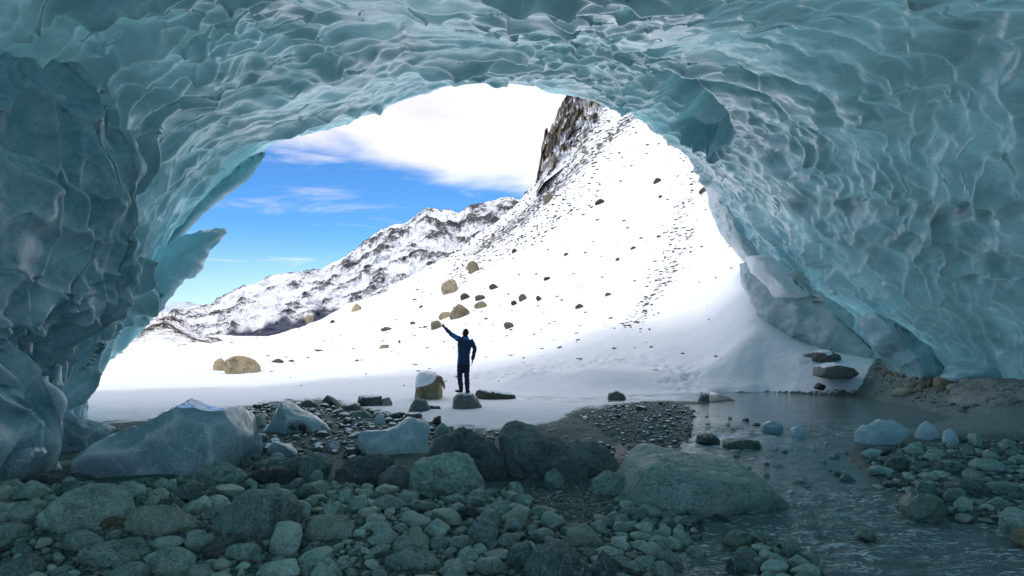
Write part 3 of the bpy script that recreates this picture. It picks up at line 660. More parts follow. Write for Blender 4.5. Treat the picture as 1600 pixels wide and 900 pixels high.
def fold(name, E, nc, nr, seed, sa, sb, d_s, d_m):
    e = np.array([P(a[0]-4, a[1], a[2]) for a, b in E]); i_ = np.array([P(*b) for a, b in E])
    m_ = e*0.6+i_*0.4; m_[:, 1] -= 0.35
    q0 = e*0.93+i_*0.07; q0[:, 1] -= 0.10
    co = np.array([0, 0, CZ]); back = (e-co)*1.08+co; back[:, 0] -= 0.35; back2 = (e-co)*1.25+co; back2[:, 0] -= 1.6
    far = i_*1.0; far[:, 0] -= 3.0; far[:, 1] -= 2.0
    ct = np.stack([back2, back, e, q0, m_, i_, far])
    tr = np.concatenate([np.linspace(0, 2, 16)[:-1], np.linspace(2, 5, nr), np.linspace(5, 6, 12)[1:]])
    B_ = cr(ct, tr); W = np.swapaxes(cr(np.swapaxes(B_, 0, 1), np.linspace(0, len(E)-1, nc)), 0, 1)
    cpt = np.zeros_like(W); cpt[..., 0] = 1.0; cpt[..., 1] = W[..., 1]-4; cpt[..., 2] = 3
    Nn = normals(W, cpt)
    aa = np.concatenate([[0], np.cumsum(np.linalg.norm(np.diff(W[15+nr//2], axis=0), axis=1))])[None]/sa*np.ones((len(tr), 1))
    bb = np.concatenate([[0], np.cumsum(np.linalg.norm(np.diff(W[:, nc//2], axis=0), axis=1))])[:, None]/sb*np.ones((1, nc))
    u1 = fbm(W, 0.5, 3, seed); u2 = fbm(W, 0.5, 3, seed+9); u3 = fbm(W, 1.8, 2, seed+5)
    f1, rr, f2, rr2 = scallops(W, aa, bb, u1, u2, u3, -0.9, seed)
    ins = sstep(1.98, 2.08, tr)[:, None]
    dd = -0.10+(0.62*d_s*f1+d_m*f2+0.2*u1)*(0.15+0.85*ins)
    W2 = W+Nn*dd[..., None]
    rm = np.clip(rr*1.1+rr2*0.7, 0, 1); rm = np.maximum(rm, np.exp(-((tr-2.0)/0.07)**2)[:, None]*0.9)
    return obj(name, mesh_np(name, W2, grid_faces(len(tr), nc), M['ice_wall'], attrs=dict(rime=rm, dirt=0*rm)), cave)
M['ice_wall'] = ice_mat('frosted_ice_wall', (0.17, 0.37, 0.44), (0.60, 0.74, 0.78), tfac=0.15, frost_lo=0.36, frost_hi=0.62, coat=0.5)
fold('ice_buttress', EDGES['buttress'], 330, 200, 71, 0.85, 0.5, 0.38, 0.30)
fold('ice_foot', EDGES['lower'], 170, 120, 81, 0.9, 0.5, 0.25, 0.34)

# ------------------------------------------------------------------ shapes from an outline: real depth, facets, relief
def outline_rock(pts, Y, depth, sub=4, seed=0, cuts=10, cutd=(0.80, 0.97), rough=0.05, rs=1.0, flat=0.55, yshear=0.0, scal=0.0, ex=0.55, tilt=0.0, fine=1.0, sink=0.0, xz=0.35, dirtv=0):
    """pts: outline in photo pixels of a body standing Y metres away; returns verts about its base centre, faces, base location"""
    q = np.array([[(a-800)/F*Y, CZ-(b-HZ)/F*Y] for a, b in pts]); lo = q.min(0); hi = q.max(0)
    cx, cz_ = (lo[0]+hi[0])/2, lo[1]*0.45+hi[1]*0.55
    rel = q-np.array([cx, cz_]); nx = np.roll(rel, -1, 0)
    d, f = ico(sub)
    ph = np.arctan2(d[:, 2], d[:, 0]); cd = np.stack([np.cos(ph), np.sin(ph)], -1); rho = np.zeros(len(d))
    for a, b in zip(rel, nx):
        den = cd[:, 0]*(b[1]-a[1])-cd[:, 1]*(b[0]-a[0]); num = a[0]*(b[1]-a[1])-a[1]*(b[0]-a[0])
        with np.errstate(divide='ignore', invalid='ignore'):
            r_ = num/den; ix = cd*r_[:, None]; tt = ((ix-a)@(b-a))/((b-a)@(b-a)+1e-12)
        ok = (r_ > 0) & (tt >= -0.02) & (tt <= 1.02) & np.isfinite(r_); rho = np.where(ok, np.maximum(rho, r_), rho)
    rho = np.where(rho <= 0, np.abs(rel).max()*0.5, rho)
    lat = np.hypot(d[:, 0], d[:, 2])**ex
    dep = depth*0.5*np.sign(d[:, 1])*np.abs(d[:, 1])**0.8
    v = np.stack([rho*lat*cd[:, 0], dep, rho*lat*cd[:, 1]], -1)
    rg = np.random.RandomState(seed+100); S_ = np.array([(hi[0]-lo[0])/2, depth/2, (hi[1]-lo[1])/2]); mean = S_.mean()
    for _ in range(cuts):
        nn = rg.normal(size=3); nn[1] = -abs(nn[1])*1.6-0.3 if rg.rand() < 0.7 else nn[1]; nn /= np.linalg.norm(nn)
        sup = (v@nn).max()*rg.uniform(*cutd); over = v@nn-sup; v = v-np.where(over > 0, over*0.92, 0)[:, None]*nn*np.array([xz, 1, xz])
    nrm = v/(S_+1e-6); nrm /= np.linalg.norm(nrm, axis=1)[:, None]
    wp = v+seed*7.3
    rel_ = mean
    v = v+nrm*(rough*rel_*(fbm(wp, 1.1*rs/mean, 4, seed)*1.0+0.55*(ridged(wp, 2.2*rs/mean, 4, seed+3)-1.0)*fine))[:, None]
    glintv = np.zeros(len(v))
    if scal > 0:
        f1, f2, qa, qb, cid = voro2(v[:, 0]/scal+seed, v[:, 2]/scal*0.9+v[:, 1]/scal*0.4, seed)
        v = v+nrm*(0.55*scal*(f1*f1-0.2))[:, None]; glintv = np.exp(-((f2-f1)/0.07)**2)*(0.4+0.6*((cid % 7) > 2))
    if yshear: v[:, 1] += yshear*v[:, 0]
    v[:, 2] += cz_; zb = lo[1]
    v[:, 2] -= zb
    return v, f, (cx, Y+0.0, zb), glintv
def stone(name, pts, Y, depth, mat, label, cat='boulder', group=None, snap=True, dirt=0.0, sharp=None, **kw):
    v, f, loc, rm = outline_rock(pts, Y, depth, **kw)
    h_ = v[:, 2].max(); v[:, 2] = v[:, 2]*1.2-0.2*h_
    me = mesh_np(name, v, f, M[mat], attrs=dict(rime=rm, dirt=0*rm+dirt))
    if sharp: me.set_sharp_from_angle(angle=math.radians(sharp))
    o = obj(name, me, label=label, cat=cat, group=group, loc=loc)
    FOOT.append((loc[0], loc[1], (v[:, 0].max()-v[:, 0].min())/2, depth/2))
    return o
FOOT = []
def by(py): return gY(py, 0.0)
# --- parts and slabs of the glacier
def part(name, pts, Y, depth, mat, **kw):
    v, f, loc, rm = outline_rock(pts, Y, depth, **kw)
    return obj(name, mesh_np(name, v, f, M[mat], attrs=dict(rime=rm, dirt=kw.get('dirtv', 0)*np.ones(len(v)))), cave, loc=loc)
part('ice_horn', [(215,480),(205,420),(240,402),(262,384),(290,368),(318,358),(350,349),(353,358),(336,378),(328,382),(322,402),(308,420),(300,434),(284,438),(262,466),(240,492)], 17.2, 0.9, 'ice_thin', sub=6, seed=3, cuts=4, cutd=(0.7, .95), rough=0.035, scal=0.35, ex=1.1)
part('ice_fin', [(236,400),(262,350),(318,300),(370,252),(420,233),(409,248),(396,262),(384,280),(354,302),(330,322),(305,343),(280,370),(258,392)], 17.6, 0.6, 'ice_thin', sub=5, seed=6, cuts=3, rough=0.04, ex=1.1, scal=0.3)
part('ice_ledge', [(288,470),(262,466),(300,452)], 17.5, 0.5, 'ice', sub=3, seed=4) if False else None
part('weathered_ice_pillar', [(1096,262),(1122,255),(1150,290),(1168,330),(1186,385),(1186,430),(1165,405),(1142,378),(1126,350),(1114,318),(1108,290)], 27.5, 2.0, 'ice_white', sub=5, seed=5, cuts=8, rough=0.06, rs=2.0)
part('ice_toe', [(1345,480),(1365,492),(1400,520),(1440,552),(1475,585),(1480,608),(1440,612),(1418,600),(1405,572),(1380,535),(1355,505)], 20.8, 2.4, 'ice_foot', sub=5, seed=8, cuts=12, rough=0.07, ex=0.8, scal=0.6)
part('ice_toe', [(1470,590),(1500,570),(1560,560),(1640,570),(1640,622),(1560,604),(1530,600),(1500,605)], 18.8, 2.0, 'ice_foot', sub=5, seed=9, cuts=12, rough=0.07, ex=0.8, scal=0.6)

stone('ice_slab', [(1166,402),(1190,403),(1208,416),(1222,440),(1240,447),(1262,462),(1285,482),(1318,508),(1355,538),(1380,552),(1345,552),(1300,535),(1262,520),(1232,505),(1200,480),(1182,455),(1168,428)], 25.0, 1.6, 'ice_white',
      'long weathered ice slab with a snowy top leaning at the foot of the right ice wall', 'ice slab', sub=6, seed=11, cuts=14, rough=0.07, rs=1.5, ex=0.75, yshear=-0.35, scal=0.9, dirt=0.12)
sl = bpy.data.objects['ice_slab']
v, f, loc, rm = outline_rock([(1168,400),(1190,398),(1210,412),(1224,436),(1244,445),(1262,462),(1240,470),(1215,462),(1195,440),(1176,424)], 24.7, 1.5, sub=4, seed=12, cuts=2, rough=0.12)
o = obj('snow_cap', mesh_np('snow_cap', v, f, M['snowcap'])); o.parent = sl; o.location = np.array(loc)-np.array(sl.location)

# --- ice blocks on the floor
def blk(pts, basepy, depth, label, mat='ice_block', sub=6, seed=0, dY=0.0, **kw):
    a = dict(cuts=22, cutd=(0.52, 0.92), rough=0.035, ex=0.75, xz=0.38, sharp=22); a.update(kw)
    Y = by(basepy)+depth*0.4+dY
    return stone('ice_block', pts, Y, depth, mat, label, 'ice block', 'ice blocks fallen on the cave floor', sub=sub, seed=seed, **a)
blk([(92,752),(97,728),(130,700),(160,690),(200,672),(240,645),(270,633),(325,626),(350,634),(365,637),(382,655),(388,672),(382,694),(360,722),(330,740),(250,760),(150,762)], 752, 2.2,
    'huge dull blue ice block with a smooth whaleback top, largest on the floor', seed=21, cuts=14, cutd=(0.6, 0.95), rough=0.045, scal=1.0, sharp=None, ex=0.6)
blk([(58,728),(70,705),(88,675),(100,658),(120,651),(150,655),(166,668),(160,690),(120,712),(90,735)], 735, 1.3, 'folded grey ice block between the left wall foot and the huge ice block', seed=22, scal=0.6, dY=0.9)
blk([(-70,775),(-60,705),(0,703),(55,697),(63,708),(45,735),(25,768),(-10,785)], 772, 0.9, 'pale flat-topped ice block cut off by the left edge of the picture', seed=23, sub=4)
blk([(388,682),(420,655),(440,630),(455,627),(480,637),(500,655),(518,668),(522,680),(450,688)], 683, 1.0, 'tent-shaped pale ice block with dark stones frozen into its face', seed=24, scal=0.7)
blk([(558,705),(560,690),(572,676),(600,662),(640,656),(674,658),(680,670),(678,690),(674,722),(640,727),(575,725)], 722, 1.0, 'clear faceted ice block with white crack ridges left of the dark boulders', mat='ice_clear', seed=25, scal=0.42, dY=0.35)
blk([(352,720),(372,690),(384,682),(408,680),(412,700),(410,722),(380,728)], 722, 0.6, 'small pale ice block wedged against the right end of the huge one', seed=26, sub=4)
blk([(408,718),(412,700),(425,689),(448,694),(470,708),(468,718)], 716, 0.5, 'low grey wedge of ice just right of the wedged pale block', seed=27, sub=4)
blk([(504,705),(508,695),(520,688),(531,688),(530,700),(526,705)], 704, 0.25, 'small white lump of ice among pebbles behind the dark round rocks', seed=28, sub=3)
blk([(583,662),(584,650),(592,644),(600,648),(603,660),(598,668)], 666, 0.2, 'upright little ice lump above the clear faceted block', seed=29, sub=3, mat='ice_clear')
blk([(420,716),(425,706),(440,708),(450,713),(448,719)], 719, 0.2, 'thin bright ice shard lying before the low grey wedge', seed=30, sub=3, mat='ice_clear')
blk([(1334,692),(1338,672),(1348,658),(1375,655),(1405,655),(1418,664),(1421,680),(1412,692),(1395,699),(1360,697)], 698, 0.9, 'big whitish ice block on the right shore of the stream', seed=31, mat='ice_clear', scal=0.5)
blk([(1432,680),(1436,665),(1450,658),(1465,664),(1473,680),(1466,690),(1445,690)], 689, 0.4, 'glassy ice lump next to the big whitish shore block', seed=32, sub=4, mat='ice_clear')
blk([(1474,695),(1478,672),(1486,668),(1494,680),(1500,694),(1488,701)], 699, 0.35, 'jagged ice splinter standing third from the big shore block', seed=33, sub=4, mat='ice_clear', cuts=20)
blk([(1424,701),(1428,692),(1440,690),(1440,702),(1430,704)], 703, 0.2, 'little ice chip in front of the glassy shore lump', seed=34, sub=3, mat='ice_clear')
blk([(1508,690),(1515,680),(1524,678),(1530,688),(1520,693)], 692, 0.25, 'ice chip lying on the pebbles beyond the jagged splinter', seed=35, sub=3, mat='ice_clear')
blk([(1188,675),(1192,662),(1205,657),(1220,662),(1230,672),(1215,678)], 677, 0.4, 'low ice lump stranded in midstream, left one of two', seed=36, sub=4)
blk([(1230,680),(1240,668),(1255,663),(1258,672),(1256,681)], 681, 0.35, 'sharp ice wedge stranded in midstream, right one of two', seed=37, sub=4, mat='ice_clear')
blk([(1588,652),(1590,645),(1600,640),(1625,640),(1625,662),(1600,660)], 660, 0.4, 'bluish ice lump lying before the sandy bedrock at the right picture edge', seed=38, sub=4)
blk([(80,745),(70,735),(90,720),(140,718),(170,724),(150,745)], 748, 0.6, 'low smooth sheet of ice lying under the folded grey block', seed=39, sub=4, dY=0.3)
tent = bpy.data.objects['ice_block.003']
for k, (px, py, r_) in enumerate([(461, 665, 6), (475, 666, 6), (481, 675, 5), (499, 675, 5)]):
    v, f, loc, rm = outline_rock([(px+r_*math.cos(a)*(1+.15*math.sin(3*a+k)), py+r_*math.sin(a)) for a in np.arange(0, 6.2, .6)], 13.4, 0.16, sub=3, seed=k, cuts=5)
    o = obj('stone', mesh_np('stone', v, f, M['rock_dark']), tent); o.location = np.array(loc)-np.array(tent.location)-np.array([0, 0.1, 0])

# --- boulders, cave floor
def bl(pts, basepy, depth, mat, label, seed, sub=5, cat='boulder', dY=0.0, **kw):
    sub += (sub == 5 and max(x for x, y in pts)-min(x for x, y in pts) > 110)
    a = dict(cuts=20, cutd=(0.60, 0.93), rough=0.10, ex=0.66, xz=0.55); a.update(kw)
    Y = by(basepy)+depth*0.35+dY
    return stone('boulder', [(x, y) for x, y in pts], Y, depth, mat, label, cat, sub=sub, seed=seed, **a)
bl([(770,750),(778,700),(785,670),(812,664),(840,668),(885,682),(925,684),(960,702),(972,722),(970,748),(940,762),(850,762)], 752, 1.7, 'rock_dark', 'long dark boulder with rounded right end, largest of the dark pair behind the gravel', 101, 5, rough=0.10)
bl([(660,752),(664,700),(690,682),(720,665),(740,668),(770,685),(790,712),(792,745),(780,758),(700,762)], 752, 1.4, 'rock_dark', 'dark hump-backed boulder touching the long dark one on its left', 102, 5, rough=0.10)
bl([(632,782),(640,740),(650,718),(690,704),(712,702),(730,715),(752,745),(770,775),(720,785)], 778, 0.9, 'rock', 'grey-green pyramid boulder with a flat left face, before the hump-backed one', 103, 5, cuts=16)
bl([(960,760),(975,730),(985,708),(1020,703),(1060,712),(1100,718),(1150,722),(1185,738),(1208,758),(1216,780),(1200,800),(1150,812),(1060,800),(1000,780)], 800, 2.6, 'rock_smooth', 'broad smooth water-worn boulder sloping into the stream', 104, 5, cuts=7, rough=0.05, ex=0.55)
bl([(318,835),(330,800),(350,782),(385,769),(420,768),(450,776),(468,795),(470,820),(455,845),(440,862),(380,866),(330,856)], 856, 0.9, 'rock', 'large pale-topped boulder standing over the cobbles left of centre', 105, 5, rough=0.10)
bl([(196,830),(200,805),(215,794),(250,792),(285,800),(305,815),(316,835),(300,858),(250,862),(210,850)], 856, 0.8, 'rock', 'rounded boulder with mottled back directly left of the pale-topped one', 106, 5)
bl([(48,845),(55,800),(75,775),(110,762),(180,762),(205,768),(222,790),(205,820),(160,845),(110,858)], 850, 1.2, 'rock', 'long ridge-backed boulder under the huge ice block, far left foreground', 107, 5, rough=0.07)
bl([(286,765),(292,740),(310,727),(345,722),(372,732),(382,748),(375,762),(350,772),(310,774)], 770, 0.6, 'rock', 'rounded dark green boulder touching the foot of the huge ice block', 108)
bl([(376,765),(382,748),(400,735),(430,732),(460,740),(466,752),(455,768),(410,772)], 770, 0.6, 'rock_dark', 'low blackish faceted boulder right of the rounded green one', 109, cuts=18)
bl([(436,758),(445,722),(470,710),(500,712),(516,725),(518,750),(505,764),(470,766)], 762, 0.7, 'rock', 'rounded loaf-shaped boulder behind the blackish faceted one', 110)
bl([(380,735),(400,722),(430,715),(450,712),(450,735),(410,745)], 742, 0.6, 'rock', 'slanting flat rock leaning on the loaf-shaped boulder', 111, ex=0.8)
bl([(518,755),(528,728),(550,716),(590,711),(620,718),(632,735),(634,755),(600,765),(550,765)], 760, 0.8, 'rock_dark', 'broad dark boulder in front of the clear ice block', 112)
bl([(590,765),(594,740),(610,728),(630,730),(642,745),(640,765),(615,770)], 768, 0.5, 'rock_dark', 'squat dark boulder squeezed beside the pyramid boulder', 113)
bl([(812,925),(820,885),(835,860),(860,853),(890,858),(915,878),(935,910),(930,930)], 930, 0.7, 'rock', 'domed boulder cut off by the lower picture edge at the centre', 114, 5)
bl([(100,895),(118,860),(140,850),(200,850),(225,862),(232,880),(220,895),(160,902)], 896, 0.6, 'rock', 'flattish green boulder below the ridge-backed one', 115)
bl([(210,915),(225,880),(250,858),(270,856),(295,872),(303,895),(300,920)], 915, 0.5, 'rock', 'blunt pointed boulder standing in the lower left foreground', 116)
bl([(316,868),(325,850),(345,836),(362,842),(372,858),(368,878),(345,888)], 882, 0.4, 'rock_dark', 'dark faceted stone at the foot of the pale-topped boulder', 117, cuts=18)
bl([(143,842),(148,820),(165,811),(190,812),(208,822),(214,838),(200,850),(165,850)], 848, 0.45, 'rock_brown', 'brownish rounded rock wedged between the foreground boulders', 118)
bl([(468,852),(475,820),(495,809),(530,808),(555,822),(563,845),(550,858),(500,862)], 856, 0.6, 'rock', 'low broad boulder right of the large pale-topped one', 119)
bl([(604,868),(615,840),(635,827),(655,828),(670,845),(674,865),(650,876),(620,876)], 872, 0.45, 'rock', 'wedge-shaped rock in the middle of the cobble field', 120, cuts=16)
bl([(728,848),(732,825),(745,812),(765,811),(778,822),(782,842),(770,855),(745,856)], 853, 0.4, 'rock', 'rounded egg-shaped rock in the middle of the cobble field', 121, cuts=6)
bl([(704,815),(712,798),(732,789),(748,800),(755,818),(730,824)], 818, 0.3, 'rock_dark', 'small blackish striped pyramid rock above the egg-shaped one', 122, cuts=20, cat='rock')
bl([(686,770),(690,758),(700,770)], 772, 0.3, 'rock', 'x', 123) if False else None
bl([(690,790),(696,776),(715,772),(730,778),(735,790),(715,796)], 792, 0.3, 'rock', 'flat-topped rock just below the pyramid boulder', 124, cat='rock')
bl([(788,888),(792,860),(800,852),(828,850),(838,866),(832,888),(810,896)], 890, 0.4, 'rock', 'squarish boulder leaning on the domed one at the lower edge', 125, cuts=18)
bl([(880,850),(890,832),(915,822),(940,835),(955,850),(940,862),(900,862)], 860, 0.5, 'rock', 'wrinkled low boulder at the near edge of the gravel patch', 126)
bl([(1012,862),(1016,845),(1030,838),(1045,842),(1050,855),(1042,866)], 863, 0.3, 'rock_smooth', 'pale rounded rock by the little side pool', 127, cat='rock')
bl([(918,905),(925,885),(945,865),(962,875),(970,895),(960,915)], 912, 0.4, 'rock', 'angular boulder right of the domed one', 128, cuts=18)
bl([(1025,880),(1030,865),(1050,860),(1065,870),(1068,884),(1045,890)], 886, 0.3, 'rock', 'green rock dipping into the little side pool', 129, cat='rock')
bl([(1070,866),(1080,856),(1097,855),(1110,866),(1100,872),(1080,872)], 870, 0.25, 'rock', 'flat little rock standing in the side pool water', 130, cat='rock', dY=0)
bl([(1128,895),(1130,875),(1150,868),(1180,875),(1195,890),(1170,905)], 900, 0.4, 'rock', 'flat rock on the spit between side pool and stream', 131)
bl([(1130,848),(1140,835),(1165,831),(1185,840),(1180,852),(1150,856)], 852, 0.35, 'rock_wet', 'wet flat rock at the head of the stone spit', 132)
bl([(1410,810),(1414,785),(1435,772),(1465,772),(1485,785),(1492,802),(1470,815),(1435,818)], 812, 0.6, 'rock_wet', 'dark wet boulder at the right rim of the rapids', 133)
bl([(1480,772),(1486,755),(1505,748),(1535,750),(1552,762),(1548,776),(1520,782),(1495,780)], 778, 0.6, 'rock', 'mossy green boulder largest on the right cobble bank', 134)
bl([(1384,732),(1388,718),(1402,712),(1416,718),(1420,732),(1405,740)], 738, 0.35, 'rock_wet', 'dark green rock at the shore below the whitish ice block', 135)
bl([(1462,736),(1470,722),(1495,720),(1510,730),(1500,742),(1475,743)], 740, 0.4, 'rock', 'grey rock behind the mossy boulder on the right bank', 136, cat='rock')
bl([(1588,845),(1590,832),(1605,828),(1625,832),(1625,855),(1600,855)], 852, 0.3, 'rock_brown', 'brown rock cut off by the right picture edge beside the rapids', 137, cat='rock')
bl([(1570,830),(1572,808),(1585,795),(1610,800),(1615,825),(1590,835)], 832, 0.4, 'rock', 'grey boulder just above the brown rock at the right edge', 138)
bl([(1085,690),(1092,680),(1112,677),(1128,684),(1125,692),(1100,694)], 692, 0.35, 'rock_wet', 'small dark rock lying in the stream below the gravel bar', 139, cat='rock')
bl([(1126,697),(1132,688),(1160,686),(1190,690),(1196,696),(1160,701)], 699, 0.5, 'rock_wet', 'long low dark rock awash in midstream', 140, cat='rock')
bl([(1338,838),(1345,826),(1362,826),(1375,836),(1360,842)], 840, 0.25, 'rock_wet', 'wet stone breaking the surface of the rapids', 141, cat='rock')
bl([(20,757),(35,745),(70,738),(110,742),(165,752),(150,768),(80,772)], 768, 0.7, 'rock_dark', 'flat dark rock under the front edge of the huge ice block', 142)
bl([(260,775),(265,752),(280,742),(300,746),(313,762),(305,778),(280,782)], 780, 0.4, 'rock', 'blunt grey rock before the ice block, left of the rounded green boulder', 143)
bl([(-40,860),(-30,830),(0,820),(28,826),(40,845),(30,862),(0,870)], 866, 0.6, 'rock', 'grey boulder cut off by the left picture edge', 144)
bl([(-30,915),(0,880),(30,872),(55,882),(62,900),(40,925)], 915, 0.5, 'rock', 'rounded boulder in the lower left picture corner', 145)
bl([(372,730),(372,715),(390,712),(392,722),(385,735)], 732, 0.2, 'rock', 'dark stone poking up between wedged ice and huge ice block', 146, cat='rock')
bl([(845,755),(850,738),(868,732),(882,742),(884,756),(865,762)], 760, 0.3, 'rock', 'rock leaning on the front of the long dark boulder', 147, cat='rock')
bl([(915,770),(925,748),(950,737),(985,748),(1000,765),(960,780)], 775, 0.5, 'rock', 'half-buried grey slab between gravel patch and water-worn boulder', 148)
bl([(590,893),(600,872),(640,864),(680,870),(700,885),(690,900),(640,903)], 898, 0.6, 'rock', 'low ribbed slab in the lower middle of the cobble field', 149)
bl([(480,922),(488,885),(505,874),(525,884),(532,905),(525,925)], 920, 0.4, 'rock', 'hump-shaped stone at the lower edge left of the ribbed slab', 150)

# --- rocks between cave mouth and slope
def rk(pts, basepy, depth, mat, label, seed, sub=4, cat='rock', Y=None, **kw):
    a = dict(cuts=14, cutd=(0.75, 0.97), rough=0.07, ex=0.65); a.update(kw)
    return stone('rock', pts, (Y or by(basepy))+depth*0.3, depth, mat, label, cat, sub=sub, seed=seed, **a)
STANDR = rk([(706,640),(708,620),(716,613),(728,612),(738,613),(746,622),(756,636),(730,642)], 637, 0.8, 'grey_snow', 'icy grey rock the person stands on', 201, Y=17.6, cuts=8, rough=0.04)
arch_r = rk([(646,624),(650,600),(652,588),(662,582),(678,584),(688,588),(690,600),(692,622),(670,626)], 622, 1.0, 'tan', 'tan rock with a snow cap and drooping beak, left of the person', 202, 5, Y=20.3)
v, f, loc, rm = outline_rock([(649,606),(650,590),(655,581),(668,579),(680,582),(684,590),(676,598),(665,602)], 20.3, 0.9, sub=4, seed=3, cuts=2, rough=0.05)
o = obj('snow_cap', mesh_np('snow_cap', v, f, M['snowcap']), arch_r); o.location = np.array(loc)-np.array(arch_r.location)
v, f, loc, rm = outline_rock([(680,590),(684,585),(691,589),(695,600),(697,610),(694,609),(690,599),(684,597)], 20.2, 0.3, sub=3, seed=5, cuts=3, rough=0.05, ex=.9)
o = obj('rock_beak', mesh_np('rock_beak', v, f, M['tan']), arch_r); o.location = np.array(loc)-np.array(arch_r.location)
rk([(740,614),(748,608),(775,609),(803,614),(808,622),(780,625),(748,622)], 622, 0.8, 'tan_snow', 'long low snow-covered rock right of the person', 203, Y=20.2)
rk([(637,646),(642,630),(650,622),(664,624),(673,634),(673,644),(655,648)], 645, 0.5, 'rock', 'rounded bare rock below the beaked tan one', 204)
rk([(663,640),(672,632),(688,634),(690,640),(678,644)], 642, 0.3, 'cobble_snow', 'small flat rock touching the rounded bare one', 205, 3)
rk([(500,637),(503,626),(512,617),(520,621),(534,633),(525,638)], 637, 0.5, 'rock_dark', 'dark pointed rock at the snow edge', 206)
rk([(558,634),(560,618),(578,617),(597,618),(598,634),(580,637)], 635, 0.5, 'grey_snow', 'blocky dark rock with a flat snow top at the snow edge', 207, ex=0.45)
rk([(596,634),(598,622),(608,620),(614,630),(606,636)], 635, 0.3, 'grey_snow', 'narrow rock leaning against the blocky snow-topped one', 208, 3)
rk([(466,638),(472,626),(485,622),(498,632),(492,640)], 638, 0.4, 'grey_snow', 'snow-dusted rock just left of the dark pointed one', 209, 3)
rk([(535,642),(538,632),(555,628),(565,636),(558,644)], 642, 0.4, 'grey_snow', 'snow-dusted rock before the blocky one', 210, 3)
rk([(515,650),(518,642),(535,638),(540,648),(530,654)], 651, 0.3, 'cobble_snow', 'half-buried stone between pointed and clear ice rocks', 211, 3)
rk([(548,655),(555,642),(570,640),(582,650),(570,656)], 654, 0.4, 'rock', 'pale round-backed rock behind the little ice lump', 212, 3)
rk([(388,658),(394,648),(412,646),(415,662),(398,672)], 668, 0.5, 'rock', 'olive rock tucked behind the tent-shaped ice block', 213, 3)
rk([(630,655),(634,645),(655,644),(662,650),(650,656)], 655, 0.4, 'grey_snow', 'flat snow-topped rock above the clear ice block', 214, 3)
rk([(673,665),(678,652),(688,649),(690,660),(685,668)], 667, 0.25, 'rock_dark', 'dark upright stone between snow and the hump-backed boulder', 215, 3)
rk([(678,690),(680,668),(690,660),(702,668),(700,690)], 690, 0.4, 'rock', 'grey rock peeping from behind the hump-backed boulder', 216, 3)
rk([(948,623),(952,612),(962,609),(975,614),(979,622),(962,625)], 623, 0.4, 'grey_snow', 'snowy rock standing in the trickle at the slope foot', 217, 3)
rk([(1090,625),(1096,614),(1106,613),(1109,625),(1100,628)], 626, 0.3, 'grey_snow', 'small dark rock at the head of the pool', 218, 3)
rk([(990,642),(995,633),(1010,635),(1012,643),(1000,645)], 644, 0.3, 'cobble_snow', 'dark stone at the top of the gravel bar', 219, 3)
rk([(560,612+8),(545,616),(552,612),(575,612),(568,620)], 620, 0.3, 'tan_snow', 'little tan stone behind the blocky snow-topped rock', 220, 3) if False else None
# right bank
rk([(1275,584),(1278,572),(1300,566),(1325,572),(1337,582),(1320,587),(1290,587)], 586, 1.4, 'grey_snow', 'flat dark-edged slab under snow on the right snow fan', 221, Y=21.5, cuts=6)
rk([(1268,561),(1272,549),(1290,546),(1308,552),(1310,560),(1290,563)], 561, 1.0, 'grey_snow', 'snow-covered stone above the dark-edged slab', 222, Y=23, cuts=6)
rk([(1256,556),(1260,551),(1268,552),(1268,558)], 558, 0.4, 'grey_snow', 'tiny stone left of the snow-covered one', 223, 3, Y=23)
rk([(1272,606),(1280,598),(1290,602),(1286,608)], 607, 0.4, 'slate', 'dark sharp stone on the snow just above the pool', 224, 3, Y=19.6)
rk([(1300,545),(1330,535),(1352,545),(1330,553)], 552, 1.2, 'rock_dark', 'dark flat rock under the end of the leaning ice slab', 225, 3, Y=24.2)
rk([(1484,672),(1500,640),(1530,612),(1565,594),(1600,593),(1680,592),(1680,672),(1600,668),(1540,664)], 655, 3.2, 'sand_rock', 'large sloping sandy bedrock hump at the foot of the right ice wall', 226, 5, cat='rock outcrop', cuts=8, ex=0.55)
_yy = np.exp(np.linspace(math.log(14), math.log(160), 1000))
def hit(px, py):
    x = (px-800)/F*_yy; z, _ = g_height(x, _yy); v = HZ-F*(z-CZ)/_yy
    k = np.argmax(v <= py); return float(_yy[k if k > 0 else -1])
for k, (px, py, wv_, hv_, mt, lb) in enumerate([
    (1515,599,26,16,'bank','smooth grey-brown'), (1475,600,28,22,'tan','big tan broken'), (1493,605,22,14,'bank','pale oval'), (1455,601,12,14,'tan','orange-brown blocky'),
    (1440,605,14,12,'tan','square-edged tan'), (1467,595,16,13,'bank','bluish grey rounded'), (1444,592,10,8,'bank','small grey round'), (1455,592,10,9,'bank','olive round'),
    (1425,602,20,10,'bank','flat light'), (1412,612,30,14,'bank','low wide pale'), (1400,615,18,10,'bank','thin slab-like'), (1430,592,12,8,'bank','little dark'),
    (1385,583,16,8,'bank','isolated light'), (1372,577,12,7,'bank','isolated speckled'), (1362,590,12,6,'bank','half-sunk'), (1535,603,12,9,'bank','dull brown'), (1420,594,10,7,'bank','pebble-sized white'), (1438,618,12,7,'bank','muddy')]):
    Yk = hit(px, py+hv_*0.5-1)+0.1
    stone('bank_stone', [(px+wv_/2*math.cos(a)*(1+.12*math.sin(2*a+k)), py+hv_/2*math.sin(a)*(1+.1*math.cos(3*a+k))) for a in np.arange(0, 6.2, .45)], Yk, wv_/F*Yk*0.9, mt,
          lb+' stone in the pile at the foot of the right ice wall', 'stone', 'stones piled at the ice wall foot', sub=3, seed=300+k, cuts=8, rough=0.05)
